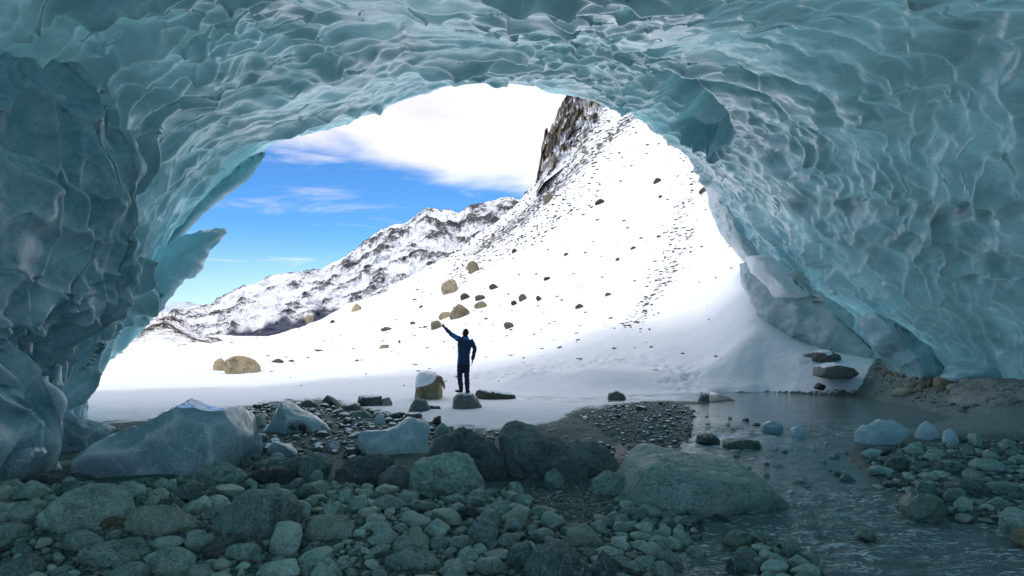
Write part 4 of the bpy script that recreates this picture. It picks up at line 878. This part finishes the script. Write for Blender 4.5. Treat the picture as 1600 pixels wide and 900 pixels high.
# --- rocks lying on the snow slope: set on the terrain along their line of sight
slope_rocks = [  # px, base py, w, h, material, label
 (378,584,54,28,'tan','large cream boulder alone on the flat snow at the left'), (342,580,16,22,'tan','narrow rock leaning left of the cream boulder'),
 (433,567,16,6,'slate','dark flat stone right of the cream boulder'), (557,487,14,12,'tan','round tan boulder on the skyline of the near slope'),
 (483,502,14,10,'tan','pale stone low on the near slope skyline'), (702,458,30,22,'tan_snow','upright split tan rock, upper left of the person'), (740,426,20,18,'tan','slanting tan rock above the split one'),
 (751,470,16,10,'slate','upper of two stacked rocks above the person'), (751,481,18,10,'tan','lower of two stacked rocks above the person'), (718,496,28,20,'tan','pointed tan boulder just above the pointing hand'),
 (696,497,24,10,'tan','low tan rock joined left of the pointed boulder'), (681,514,20,13,'tan','tan rock directly behind the pointing hand'), (727,468,18,9,'slate','small grey rock left of the stacked pair'),
 (795,513,14,10,'slate','brown rock half buried right of the person'), (857,317,14,16,'tan','tan rock high up under the crag'), (937,319,14,8,'slate','grey rock high on the slope'),
 (1027,286,12,8,'slate','single dark rock near the arch rim'), (803,396,8,8,'slate','small dark stone high above the person'), (817,470,16,10,'slate','left one of two dark rocks in mid slope'),
 (842,470,9,8,'slate','right one of two dark rocks in mid slope'), (803,477,8,8,'slate','dark pebble below the two mid-slope rocks'), (905,482,12,7,'slate','dark rock right of mid slope'),
 (990,390,10,5,'slate','dark flat stone high on the right slope'), (965,408,7,6,'slate','tiny stone left of the high flat one'), (855,438,14,5,'slate','thin dark slab in mid slope'),
 (772,452,16,8,'slate','long thin slab right of the stacked pair'), (645,507,8,5,'slate','small stone on the near slope left of the hand'), (658,482,6,5,'slate','speck-like stone above the small one'),
 (604,517,18,6,'slate','thin dark slab left of the person'), (600,545,16,7,'tan','low brown slab on the snow left of the person'), (624,537,4,6,'slate','upright little stone beside the low brown slab'),
 (520,505,8,5,'slate','dark stone near the lower skyline'), (665,513,8,4,'slate','flat stone left of the rock behind the hand'), (875,545,8,4,'slate','dark chip on the snow above the trail'),
 (1100,301,14,8,'slate','grey stone touching the arch rim at the right'), (950,463,10,6,'slate','dark chip in the upper right slope'), (885,400,9,5,'slate','dark chip below the crag'), (1032,310,7,5,'slate','tiny stone under the single dark rock'),
 (760,500,6,4,'slate','tiny stone right of the pointed boulder'), (455,566,8,4,'slate','small chip on the flat snow right of the dark flat stone')]
for k, (px, py, wv_, hv_, mt, lb) in enumerate(slope_rocks):
    Yk = hit(px, py-1)
    stone('slope_rock', [(px+wv_/2*math.cos(a)*(1+.2*math.sin(2*a+k)), py-hv_*0.42+hv_*0.58*math.sin(a)*(1+.15*math.cos(3*a+k*2))) for a in np.arange(0, 6.2, .4)], Yk, wv_/F*Yk*0.9, mt,
          lb, 'rock', 'rocks lying on the snow slope', sub=4 if wv_ > 13 else 3, seed=400+k, cuts=16, rough=0.10, cutd=(0.7, 0.95))
# small chips strewn over the slope: one scatter
def join_stones(name, items, protos, mat, smooth=True, **kw):
    """items: (x,y,z,sx,sy,sz,rot,tiltx,proto)"""
    vs, fs, k = [], [], 0
    for (x, y, z, sx, sy, sz, ro, ti, pi_) in items:
        v, f = protos[pi_]; c_, s_ = math.cos(ro), math.sin(ro); ct, st_ = math.cos(ti), math.sin(ti)
        a = v*np.array([sx, sy, sz]); a = np.stack([a[:, 0], a[:, 1]*ct-a[:, 2]*st_, a[:, 1]*st_+a[:, 2]*ct], -1)
        a = np.stack([a[:, 0]*c_-a[:, 1]*s_, a[:, 0]*s_+a[:, 1]*c_, a[:, 2]], -1)+np.array([x, y, z])
        vs.append(a); fs.append(f+k); k += len(v)
    return obj(name, mesh_np(name, np.concatenate(vs), np.concatenate(fs), mat, smooth), **kw)
def proto(sub, seed, cuts=14, rough=0.04, lo=0.72):
    d, f = ico(sub); v = d.copy(); rg = np.random.RandomState(seed)
    for _ in range(cuts):
        nn = rg.normal(size=3); nn /= np.linalg.norm(nn); sup = rg.uniform(lo, 0.97); over = v@nn-sup; v = v-np.where(over > 0, over*0.9, 0)[:, None]*nn
    return v*(1+rough*fbm(v+seed, 1.6, 3, seed))[:, None], f
PL = [proto(1, s_, lo=0.55) for s_ in range(12)]; PM = [proto(2, s_, cuts=10+s_ % 6, lo=0.5, rough=0.08) for s_ in range(12)]
rg = np.random.RandomState(77)
it = []
while len(it) < 2000:
    px, Yk = rg.uniform(360, 1160), math.exp(rg.uniform(math.log(24), math.log(125))); x = (px-800)/F*Yk
    dens = 0.012
    ln = np.interp(Yk, [25, 40, 60, 80], [950, 1040, 1080, 1085]); dens = max(dens, 0.45*math.exp(-((px-ln)/20)**2)*(Yk > 30)*(Yk < 95))
    if Yk > 70: dens = max(dens, 0.6*math.exp(-((px-860)/80)**2), 0.3*(px > 700)*(px < 900))
    if px < 640: dens *= 0.35
    if rg.rand() > dens: continue
    r_ = rg.uniform(0.04, 0.15)*(Yk/45)**0.75
    it.append((x, Yk, 0, r_*rg.uniform(1, 2.2), r_, r_*rg.uniform(.3, .8), rg.uniform(-.5, .5), 0, rg.randint(12)))
zz, _ = g_height(np.array([i[0] for i in it]), np.array([i[1] for i in it]))
it = [(a[0], a[1], z)+a[3:] for a, z in zip(it, zz)]
join_stones('slope_chips', it, PL, M['slate'], smooth=False, kind='stuff', label='small dark stone chips scattered over the snow slope')

# ------------------------------------------------------------------ water
ys = np.exp(np.linspace(math.log(3.5), math.log(24.5), 340)); us = np.linspace(-0.15, 1.1, 380)
Yw, U = np.meshgrid(ys, us, indexing='ij'); Xw = U*Yw
pw = np.stack([Xw, Yw, 0*Xw], -1); pxw, pyw = proj(pw+np.array([0, 0, -0.05]))
rapid = np.clip(sstep(735, 800, pyw)+0.8*np.exp(-((pyw-690)/16)**2)*sstep(1230, 1180, pxw)+0.65*np.exp(-((pyw-675)/9)**2)+0.3, 0, 1)*sstep(650, 668, pyw)
warp = pw*np.array([1.0, 2.0, 1.0]); warp[..., 0] += 0.6*pw[..., 1]
zw = -0.05+rapid*(0.05*fbm(warp, 1.6, 3, 90)+0.018*(ridged(warp, 4.0, 3, 95)-1))+0.003*fbm(warp, 2.0, 2, 97)
slush = np.clip(np.exp(-((pxw-1130)/90)**2-((pyw-688)/14)**2)+np.exp(-((pxw-1030)/70)**2-((pyw-712)/8)**2)+np.exp(-((pyw-620)/9)**2)*sstep(1110, 1050, pxw), 0, 1)
obj('stream', mesh_np('stream', np.stack([Xw, Yw, zw], -1), grid_faces(340, 380), M['water'], attrs=dict(rapid=rapid, slush=slush)), kind='structure',
    label='shallow meltwater stream, calm pool at the back and rapids in front')

# ------------------------------------------------------------------ cobbles and pebbles
PC = [proto(4, 50+s_, cuts=9+3*(s_ % 5), rough=0.085, lo=(0.42, 0.65, 0.52)[s_ % 3]) for s_ in range(14)]
PCM = [mesh_np('cobble', v, f, M['cobble']) for v, f in PC]; PCS = [mesh_np('cobble', v, f, M['cobble_snow']) for v, f in PC]
zones = [  # name, polygon in px on the ground, count wanted, rmin, rmax, power, material, label, group
 ('left', [(-60,778),(150,768),(330,772),(500,765),(500,960),(-200,960)], 430, 0.045, 0.24, 3.0, 0, 'rounded grey-green cobble among the loose stones of the left foreground', 'cobbles of the left foreground'),
 ('mid', [(500,765),(640,775),(800,765),(850,800),(900,830),(900,960),(500,960)], 520, 0.04, 0.20, 3.2, 0, 'grey-green cobble in the stone field at the lower middle', 'cobbles of the middle stone field'),
 ('spit', [(985,760),(1090,800),(1090,850),(1040,880),(1060,960),(900,960),(900,840),(960,800)], 330, 0.035, 0.13, 2.0, 0, 'small cobble beside the little side pool below the water-worn boulder', 'cobbles by the side pool'),
 ('spit2', [(1150,835),(1200,838),(1265,870),(1300,950),(1140,950),(1165,880)], 150, 0.05, 0.12, 1.5, 0, 'green cobble on the stone spit left of the rapids', 'cobbles of the stone spit'),
 ('right', [(1345,705),(1420,700),(1520,690),(1700,690),(1720,830),(1560,815),(1470,805),(1400,765),(1370,735)], 380, 0.045, 0.2, 3.0, 0, 'greenish cobble on the bank right of the rapids', 'cobbles of the right bank'),
 ('band', [(385,650),(400,636),(520,632),(640,650),(690,668),(660,700),(560,722),(520,712),(420,722),(380,700)], 420, 0.04, 0.17, 2.2, 1, 'snow-dusted stone on the floor between the ice blocks', 'snow-dusted stones between the ice blocks'),
 ('behind', [(640,655),(700,668),(860,676),(900,690),(960,690),(960,715),(790,690),(680,690)], 110, 0.03, 0.11, 2.0, 1, 'snow-dusted stone at the snow edge behind the dark boulders', 'stones behind the dark boulders'),
 ('bar', [(895,650),(1000,628),(1110,632),(1080,690),(1060,712),(985,700),(930,675)], 260, 0.03, 0.09, 2.5, 1, 'small stone on the dark gravel bar left of the pool', 'stones on the gravel bar'),
 ('stream', [(1080,640),(1180,655),(1330,700),(1400,780),(1340,870),(1200,830),(1210,760),(1100,700)], 45, 0.05, 0.12, 1.4, 2, 'wet stone breaking the surface of the stream', 'wet stones in the stream')]
from mathutils import geometry
rg = np.random.RandomState(5); placed = []; rest = {}; cand = []
AX = np.zeros(6000); AY = np.zeros(6000); AR = np.zeros(6000); na = 0
ft = np.array(FOOT)
for zi, (zn, poly, cnt, r0, r1, pw_, mt, lb, gpn) in enumerate(zones):
    pg = gp(poly); xs = [a for a, b in pg]; yl = [b for a, b in pg]
    X_ = rg.uniform(min(xs), max(xs), 60000); Y_ = rg.uniform(min(yl), max(yl), 60000)
    ins = sdist(X_, Y_, pg) < 0
    keep = ins & (rg.rand(60000) < 1.0)
    X_, Y_ = X_[keep], Y_[keep]
    if zn not in ('stream',):
        s_ = np.minimum(sdist(X_, Y_, STREAM), sdist(X_, Y_, SIDE)); k_ = s_ > 0.0; X_, Y_ = X_[k_], Y_[k_]
    rr = np.sort(r0*(r1/r0)**(rg.rand(cnt)**pw_))[::-1]; ci = 0
    for r_ in rr:
        for _ in range(30):
            if ci >= len(X_): break
            x, y = X_[ci], Y_[ci]; ci += 1
            if na and np.any((AX[:na]-x)**2+(AY[:na]-y)**2 < ((AR[:na]+r_)*0.86)**2): continue
            if np.any(((x-ft[:, 0])/(ft[:, 2]+r_*0.6))**2+((y-ft[:, 1])/(ft[:, 3]+r_*0.6))**2 < 0.9): continue
            AX[na], AY[na], AR[na] = x, y, r_; na += 1; cand.append((x, y, r_, zi)); break
LAND = [(883,752,'long dark boulder'),(728,752,'hump-backed boulder'),(700,778,'pyramid boulder'),(1095,800,'broad water-worn boulder'),(395,856,'large pale-topped boulder'),(256,856,'mottled rounded boulder'),
 (130,850,'ridge-backed boulder'),(335,770,'rounded dark green boulder'),(425,770,'blackish faceted boulder'),(480,762,'loaf-shaped boulder'),(575,760,'broad dark boulder by the clear ice block'),(875,925,'domed boulder'),
 (165,896,'flattish green boulder'),(265,915,'blunt pointed boulder'),(345,882,'dark faceted stone'),(178,848,'brownish rounded rock'),(515,856,'low broad boulder'),(640,872,'wedge-shaped rock'),(755,853,'egg-shaped rock'),
 (730,818,'blackish striped pyramid rock'),(715,792,'flat-topped rock'),(810,890,'squarish boulder'),(917,862,'wrinkled low boulder'),(1030,863,'pale rounded rock by the side pool'),(940,912,'angular boulder'),
 (1160,852,'wet flat rock of the spit'),(1450,812,'dark wet boulder by the rapids'),(1516,778,'mossy green boulder'),(1402,738,'dark green shore rock'),(1590,832,'grey boulder at the right edge'),(1378,698,'big whitish ice block'),
 (1487,699,'jagged ice splinter'),(458,683,'tent-shaped ice block'),(620,722,'clear faceted ice block'),(240,752,'huge ice block'),(645,898,'low ribbed slab'),(505,920,'hump-shaped stone'),(0,866,'grey boulder at the left edge'),
 (580,635,'blocky snow-topped rock'),(655,645,'rounded bare rock'),(730,637,"person's rock"),(840,800,'gravel patch'),(1000,670,'gravel bar'),(1190,676,'midstream ice lumps')]
LXY = np.array([(P(a, b, gY(b))[0], gY(b)) for a, b, _ in LAND])
ORD = ['largest', 'second largest', 'third largest', 'fourth largest', 'fifth largest', 'sixth largest', 'seventh largest', 'eighth largest', 'ninth largest', 'tenth largest', 'eleventh largest', 'twelfth largest']
LCOUNT = {}
def cobble_label(x, y, r_, mt):
    k = int(np.argmin(np.hypot(LXY[:, 0]-x, (LXY[:, 1]-y)*0.8))); ddx, ddy = x-LXY[k, 0], y-LXY[k, 1]
    side_ = ('to the right of' if ddx > 0 else 'to the left of') if abs(ddx) > abs(ddy)*0.8 else ('behind' if ddy > 0 else 'in front of')
    key = (k, side_); LCOUNT[key] = LCOUNT.get(key, 0)+1; n_ = LCOUNT[key]-1
    w_ = ORD[n_] if n_ < 12 else 'small'
    return f"{w_} {'snow-dusted ' if mt == 1 else ''}cobble {side_} the {LAND[k][2]}"
zz, _ = g_height(np.array([c_[0] for c_ in cand]), np.array([c_[1] for c_ in cand]))
order = sorted(range(len(cand)), key=lambda i: -cand[i][2]/cand[i][1]*(1.0 if abs(cand[i][0]/cand[i][1]) < 0.84 and cand[i][1] > 5.6 else 0.05))
solo = set(order[:300]); pebs = {0: [], 1: []}
_rank = {i: cobble_label(cand[i][0], cand[i][1], cand[i][2], zones[cand[i][3]][6]) for i in sorted(solo, key=lambda i: -cand[i][2])}
for i, ((x, y, r_, zi), z) in enumerate(zip(cand, zz)):
    sx, sy, sz = rg.uniform(.9, 1.45), rg.uniform(.7, 1.1), rg.uniform(.4, .9); ro = rg.uniform(0, 6.28); ti = rg.uniform(-.35, .35); pi_ = rg.randint(12)
    mt = zones[zi][6]; z0 = z+r_*sz*0.45
    if zones[zi][0] == 'stream': z0 = -0.05+r_*sz*0.1
    if i in solo:
        me = (PCS if mt == 1 else PCM)[pi_]
        o = obj('cobble', me, label=_rank[i], cat='cobble', group=zones[zi][8], loc=(x, y, z0)); o.scale = (r_*sx, r_*sy, r_*sz); o.rotation_euler = (ti, 0, ro)
    else:
        pebs[1 if mt == 1 else 0].append((x, y, z0, r_*sx, r_*sy, r_*sz, ro, ti, pi_))
join_stones('small_stones', pebs[0], PM, M['cobble'], kind='stuff', label='smaller grey-green stones filling the cave floor')
join_stones('snowy_small_stones', pebs[1], PM, M['cobble_snow'], kind='stuff', label='smaller snow-dusted stones behind the boulders')
# gravel
it = []
def gravel(poly, cnt, r0, r1, lim=0.0):
    pg = gp(poly); xs = [a for a, b in pg]; yl = [b for a, b in pg]; got = 0
    while got < cnt:
        X_ = rg.uniform(min(xs), max(xs), 8000); Y_ = 1/rg.uniform(1/max(yl), 1/min(yl), 8000)
        X_ = X_*Y_/max(yl) if False else X_
        k_ = (sdist(X_, Y_, pg) < 0) & (np.minimum(sdist(X_, Y_, STREAM), sdist(X_, Y_, SIDE)) > lim)
        X_, Y_ = X_[k_], Y_[k_]; Z_, _ = g_height(X_, Y_)
        for x, y, z in zip(X_, Y_, Z_):
            r_ = r0*(r1/r0)**(rg.rand()**2); it.append((x, y, z+r_*.25, r_*1.2, r_, r_*.7, rg.uniform(0, 6.28), rg.uniform(-.3, .3), rg.randint(12))); got += 1
            if got >= cnt: break
gravel([(-80,765),(640,765),(1000,745),(1100,800),(1080,900),(1060,960),(-200,960)], 5200, 0.018, 0.055)
gravel([(830,770),(960,765),(1050,790),(1040,830),(900,830),(800,800)], 1500, 0.012, 0.03)
gravel([(1340,700),(1700,680),(1720,830),(1560,815),(1400,765)], 1300, 0.02, 0.055)
gravel([(380,645),(520,630),(700,665),(690,700),(540,725),(380,720)], 900, 0.02, 0.055)
gravel([(895,650),(1000,628),(1110,632),(1085,690),(1060,712),(985,702),(930,675)], 1500, 0.02, 0.055, -0.1)
gravel([(1150,832),(1210,838),(1270,870),(1310,950),(1130,950)], 400, 0.02, 0.05)
gravel([(1350,615),(1400,585),(1560,600),(1600,650),(1500,650),(1420,630)], 500, 0.015, 0.05)
it2 = []
while len(it2) < 2600:
    px, Yk = rg.uniform(1335, 1640), rg.uniform(16.4, 24.5)
    if px < 1345+(Yk-19)*6: continue
    x = (px-800)/F*Yk; r_ = 0.025*(4.2**(rg.rand()**2.2)); it2.append((x, Yk, r_))
zz2, ss2 = g_height(np.array([a[0] for a in it2]), np.array([a[1] for a in it2]))
join_stones('bank_gravel', [(a[0], a[1], z+a[2]*.25, a[2]*1.3, a[2], a[2]*.7, rg.uniform(0, 6.28), rg.uniform(-.3, .3), rg.randint(12)) for a, z, q in zip(it2, zz2, ss2) if q > 0.15], PL, M['bank'], kind='stuff', label='pale gravel on the bank under the right ice wall')
join_stones('gravel', it, PL, M['gravel'], kind='stuff', label='loose gravel between the cobbles and on the bar')

# ------------------------------------------------------------------ the person
PY = 17.6
def pp(px, py, dy=0.0):
    q = P(px, py, PY); q[1] += dy; return Vector(q)
ORG = pp(725, 613)
def limb(V_, F_, path, n=14, cap=True):
    """path: (point, rx, ry) rings of ellipses along a chain; rx is sideways"""
    k = len(V_); pts = [Vector(p_[0]) for p_ in path]
    for i, (q, rx, ry) in enumerate(path):
        q = Vector(q); d = (pts[min(i+1, len(pts)-1)]-pts[max(i-1, 0)]).normalized()
        u = Vector((0, 1, 0)).cross(d); u = u.normalized() if u.length > 0.2 else Vector((1, 0, 0)); v_ = d.cross(u).normalized()
        for j in range(n): a = 6.28318*j/n; V_.append(tuple(q+u*math.cos(a)*rx+v_*math.sin(a)*ry))
    for i in range(len(path)-1):
        for j in range(n): a = k+i*n+j; b = k+i*n+(j+1) % n; F_.append((a, b, b+n, a+n))
    for e, sgn in ((0, -1), (len(path)-1, 1)):
        V_.append(tuple(pts[e])); c_ = len(V_)-1
        for j in range(n):
            a = k+e*n+j; b = k+e*n+(j+1) % n; F_.append((b, a, c_) if sgn < 0 else (a, b, c_))
def ball(V_, F_, c_, r3, rot=0.0):
    d, f = ico(3); k = len(V_); co, si = math.cos(rot), math.sin(rot)
    for q in d:
        x, y, z = q[0]*r3[0], q[1]*r3[1], q[2]*r3[2]; V_.append((c_[0]+x*co-y*si, c_[1]+x*si+y*co, c_[2]+z))
    for t_ in f: F_.append(tuple(int(i)+k for i in t_))
def weld(name, V_, F_, mat, voxel, parent, smooth_it=3):
    me = bpy.data.meshes.new(name); me.from_pydata([tuple(Vector(v)-ORG) for v in V_], [], F_); me.update()
    tmp = bpy.data.objects.new(name+'_tmp', me); C.objects.link(tmp)
    m_ = tmp.modifiers.new('r', 'REMESH'); m_.mode = 'VOXEL'; m_.voxel_size = voxel
    s_ = tmp.modifiers.new('s', 'SMOOTH'); s_.iterations = smooth_it; s_.factor = 0.5
    dg = bpy.context.evaluated_depsgraph_get(); me2 = bpy.data.meshes.new_from_object(tmp.evaluated_get(dg)); me2.name = name
    co = np.zeros(len(me2.vertices)*3); me2.vertices.foreach_get('co', co); no = np.array([q.vector[:] for q in me2.vertex_normals]); co = co.reshape(-1, 3)
    if mat in (M['navy'], M['trousers']): co = co+no*(0.011*ridged(co*np.array([0.6, 0.6, 1.3]), 7.0, 2, 5)-0.008)[:, None]; me2.vertices.foreach_set('co', co.ravel()); me2.update()
    bpy.data.objects.remove(tmp); me2.materials.clear(); me2.materials.append(mat)
    me2.polygons.foreach_set('use_smooth', [True]*len(me2.polygons))
    return me2
sh_l, sh_r = pp(717.5, 531), pp(736.5, 532); el_l, hd_l = pp(705, 522.5, 0.05), pp(694.5, 512, 0.10)
el_r, hd_r = pp(742, 545, 0.03), pp(738.5, 562, -0.05); neck = pp(727, 527); pel = pp(724.5, 566)
hip_l, hip_r = pp(720, 568), pp(729, 568); kn_l, kn_r = pp(718.5, 589, -0.04), pp(729.5, 590, -0.02); an_l, an_r = pp(720.5, 608), pp(730, 609, 0.04)
bv, bf = [], []
head = pp(727.2, 520.5)
ball(bv, bf, head, (0.075, 0.098, 0.115), 0.5); ball(bv, bf, head+Vector((-0.03, 0.05, -0.055)), (0.05, 0.05, 0.05))   # skull, jaw turned to the left and away
limb(bv, bf, [(neck+Vector((0, 0, -.06)), .06, .06), (neck+Vector((0, 0.01, .03)), .052, .055), (head+Vector((0, .01, -.05)), .05, .055)])
ball(bv, bf, head+Vector((-0.062, 0.085, -0.01)), (0.016, 0.018, 0.02)); ball(bv, bf, head+Vector((-0.055, 0.085, -0.05)), (0.02, 0.016, 0.008))  # nose, lips
ball(bv, bf, head+Vector((-0.078, -0.012, -0.01)), (0.012, 0.018, 0.03)); ball(bv, bf, head+Vector((0.068, 0.02, -0.01)), (0.012, 0.018, 0.03))  # ears
limb(bv, bf, [(neck, .07, .06), (neck+Vector((0, 0, -.10)), .17, .09), (pp(726, 545), .14, .09), (pp(725, 557), .125, .085), (pel, .14, .095), (pp(724.5, 571), .12, .09)])
for a, b, c_ in ((sh_l, el_l, hd_l), (sh_r, el_r, hd_r)):
    limb(bv, bf, [(a, .055, .055), (a.lerp(b, .5), .047, .047), (b, .038, .038), (b.lerp(c_, .4), .037, .037), (c_, .026, .026)])
for a, b, c_ in ((hip_l, kn_l, an_l), (hip_r, kn_r, an_r)):
    limb(bv, bf, [(a, .085, .085), (a.lerp(b, .5), .07, .07), (b, .052, .052), (b.lerp(c_, .35), .052, .055), (c_, .036, .036)])
# pointing hand: palm, stretched index finger, curled others, thumb
dirh = (hd_l-el_l).normalized(); up = Vector((0.35, 0, 1)).normalized()
pc = hd_l+dirh*0.045; limb(bv, bf, [(hd_l, .025, .025), (pc, .04, .02), (pc+dirh*.04, .038, .018)], 10)
k0 = pc+dirh*.04
limb(bv, bf, [(k0+up*.022, .011, .011), (k0+up*.024+dirh*.045, .010, .010), (k0+up*.024+dirh*.085, .008, .008)], 8)
for j, o_ in enumerate((.006, -.010, -.026)):
    b0 = k0+up*o_; L = .034-.004*j
    limb(bv, bf, [(b0, .010, .010), (b0+dirh*L, .010, .010), (b0+dirh*(L-.008)+Vector((0, -.03, -.012)), .009, .009), (b0+dirh*.004+Vector((0, -.034, -.014)), .008, .008)], 8)
limb(bv, bf, [(hd_l+dirh*.02+up*.02, .012, .012), (hd_l+dirh*.05+up*.045, .011, .011), (hd_l+dirh*.08+up*.050, .009, .009)], 8)
# hanging hand, loosely curled
dn = Vector((-.12, .05, -1)).normalized(); pc = hd_r+dn*.045; limb(bv, bf, [(hd_r, .025, .025), (pc, .022, .04), (pc+dn*.04, .02, .038)], 10)
k0 = pc+dn*.04
for j in range(4):
    b0 = k0+Vector((0, .03-.02*j, 0)); L = (.036, .040, .038, .030)[j]
    limb(bv, bf, [(b0, .010, .010), (b0+dn*L, .0095, .0095), (b0+dn*(L+.02)+Vector((-.018, 0, .002)), .008, .008), (b0+dn*(L+.012)+Vector((-.034, 0, .006)), .007, .007)], 8)
limb(bv, bf, [(hd_r+dn*.025+Vector((0, .03, 0)), .012, .012), (hd_r+dn*.06+Vector((-.012, .048, 0)), .010, .010), (hd_r+dn*.085+Vector((-.018, .046, 0)), .008, .008)], 8)
for a, tx in ((an_l, -0.10), (an_r, 0.02)): limb(bv, bf, [(a, .04, .04), (a+Vector((0, 0, -.06)), .04, .045)], 10)
person = obj('person', weld('person', bv, bf, M['skin'], 0.0075, None, 1), label='man in navy and blue jacket standing on a rock, back turned, pointing up left', cat='person', loc=tuple(ORG))
def cloth(name, V_, F_, mat, voxel=0.012, it_=3): return obj(name, weld(name, V_, F_, M[mat], voxel, None, it_), person)
jv, jf = [], []
limb(jv, jf, [(neck+Vector((0, 0, .02)), .075, .07), (neck+Vector((0, 0, -.03)), .09, .085), (neck+Vector((-.01, 0, -.085)), .18, .115), (pp(726, 538), .20, .145), (pp(725, 549), .180, .145), (pp(724.5, 560), .165, .125), (pp(724.5, 568.5), .185, .13)], 24)
limb(jv, jf, [(sh_l+Vector((.04, 0, 0)), .085, .085), (sh_l.lerp(el_l, .5), .072, .072), (el_l, .062, .062), (el_l.lerp(hd_l, .55), .055, .055), (hd_l, .042, .042)], 16)
limb(jv, jf, [(sh_r+Vector((-.04, 0, 0)), .085, .085), (sh_r.lerp(el_r, .5), .072, .072), (el_r, .056, .056), (el_r.lerp(hd_r, .55), .055, .055), (hd_r, .045, .045)], 16)
ball(jv, jf, neck+Vector((0, -.05, .01)), (.09, .05, .045))      # hood rolled at the nape
cloth('jacket', jv, jf, 'navy')
sv, sf = [], []
limb(sv, sf, [(pp(717.6, 541, 0.0), .028, .10), (pp(717.4, 552, 0), .034, .105), (pp(716.6, 566, 0), .036, .11)], 14)
cloth('side_panel', sv, sf, 'blue', 0.010)
sv, sf = [], []
limb(sv, sf, [(sh_l+Vector((-.02, -.004, .012)), .082, .078), (sh_l.lerp(el_l, .5)+Vector((0, -.004, .010)), .070, .070), (el_l+Vector((0, -.002, .008)), .061, .061)], 14)
cloth('shoulder_panel', sv, sf, 'blue', 0.010)
sv, sf = [], []
ball(sv, sf, neck+Vector((.03, -.075, -.035)), (.085, .045, .05)); cloth('hood', sv, sf, 'blue', 0.010)
tv_, tf_ = [], []
limb(tv_, tf_, [(pp(724.5, 564), .15, .10), (pp(724.5, 571), .165, .115), (pp(724.5, 574), .12, .10)], 20)
for a, b, c_ in ((hip_l, kn_l, an_l), (hip_r, kn_r, an_r)):
    limb(tv_, tf_, [(a+Vector((0, 0, .02)), .10, .10), (a.lerp(b, .4), .095, .095), (b, .072, .075), (b.lerp(c_, .4), .072, .078), (c_+Vector((0, 0, .01)), .062, .07)], 16)
cloth('trousers', tv_, tf_, 'trousers')
for a, tx, ty in ((an_l, -.14, .10), (an_r, .03, .17)):
    q_, r_ = [], []
    limb(q_, r_, [(a+Vector((0, 0, .04)), .056, .06), (a+Vector((0, 0, -.045)), .055, .065)], 14)
    ball(q_, r_, a+Vector((tx*.5, ty*.5, -.062)), (.055, .14, .04), math.atan2(-tx, ty)); ball(q_, r_, a+Vector((0, -.03, -.055)), (.05, .055, .045))
    cloth('boot', q_, r_, 'boot', 0.010)
hv_, hf_ = [], []
ball(hv_, hf_, head+Vector((0.014, -0.022, 0.022)), (.082, .095, .108), 0.5); ball(hv_, hf_, head+Vector((.01, -.06, -.03)), (.062, .05, .06)); cloth('hair', hv_, hf_, 'hair', 0.010, 2)
print('tris', sum(len(o.data.polygons)*(2 if len(o.data.polygons) and o.data.polygons[0].loop_total == 4 else 1) for o in sc.objects if o.type == 'MESH'))
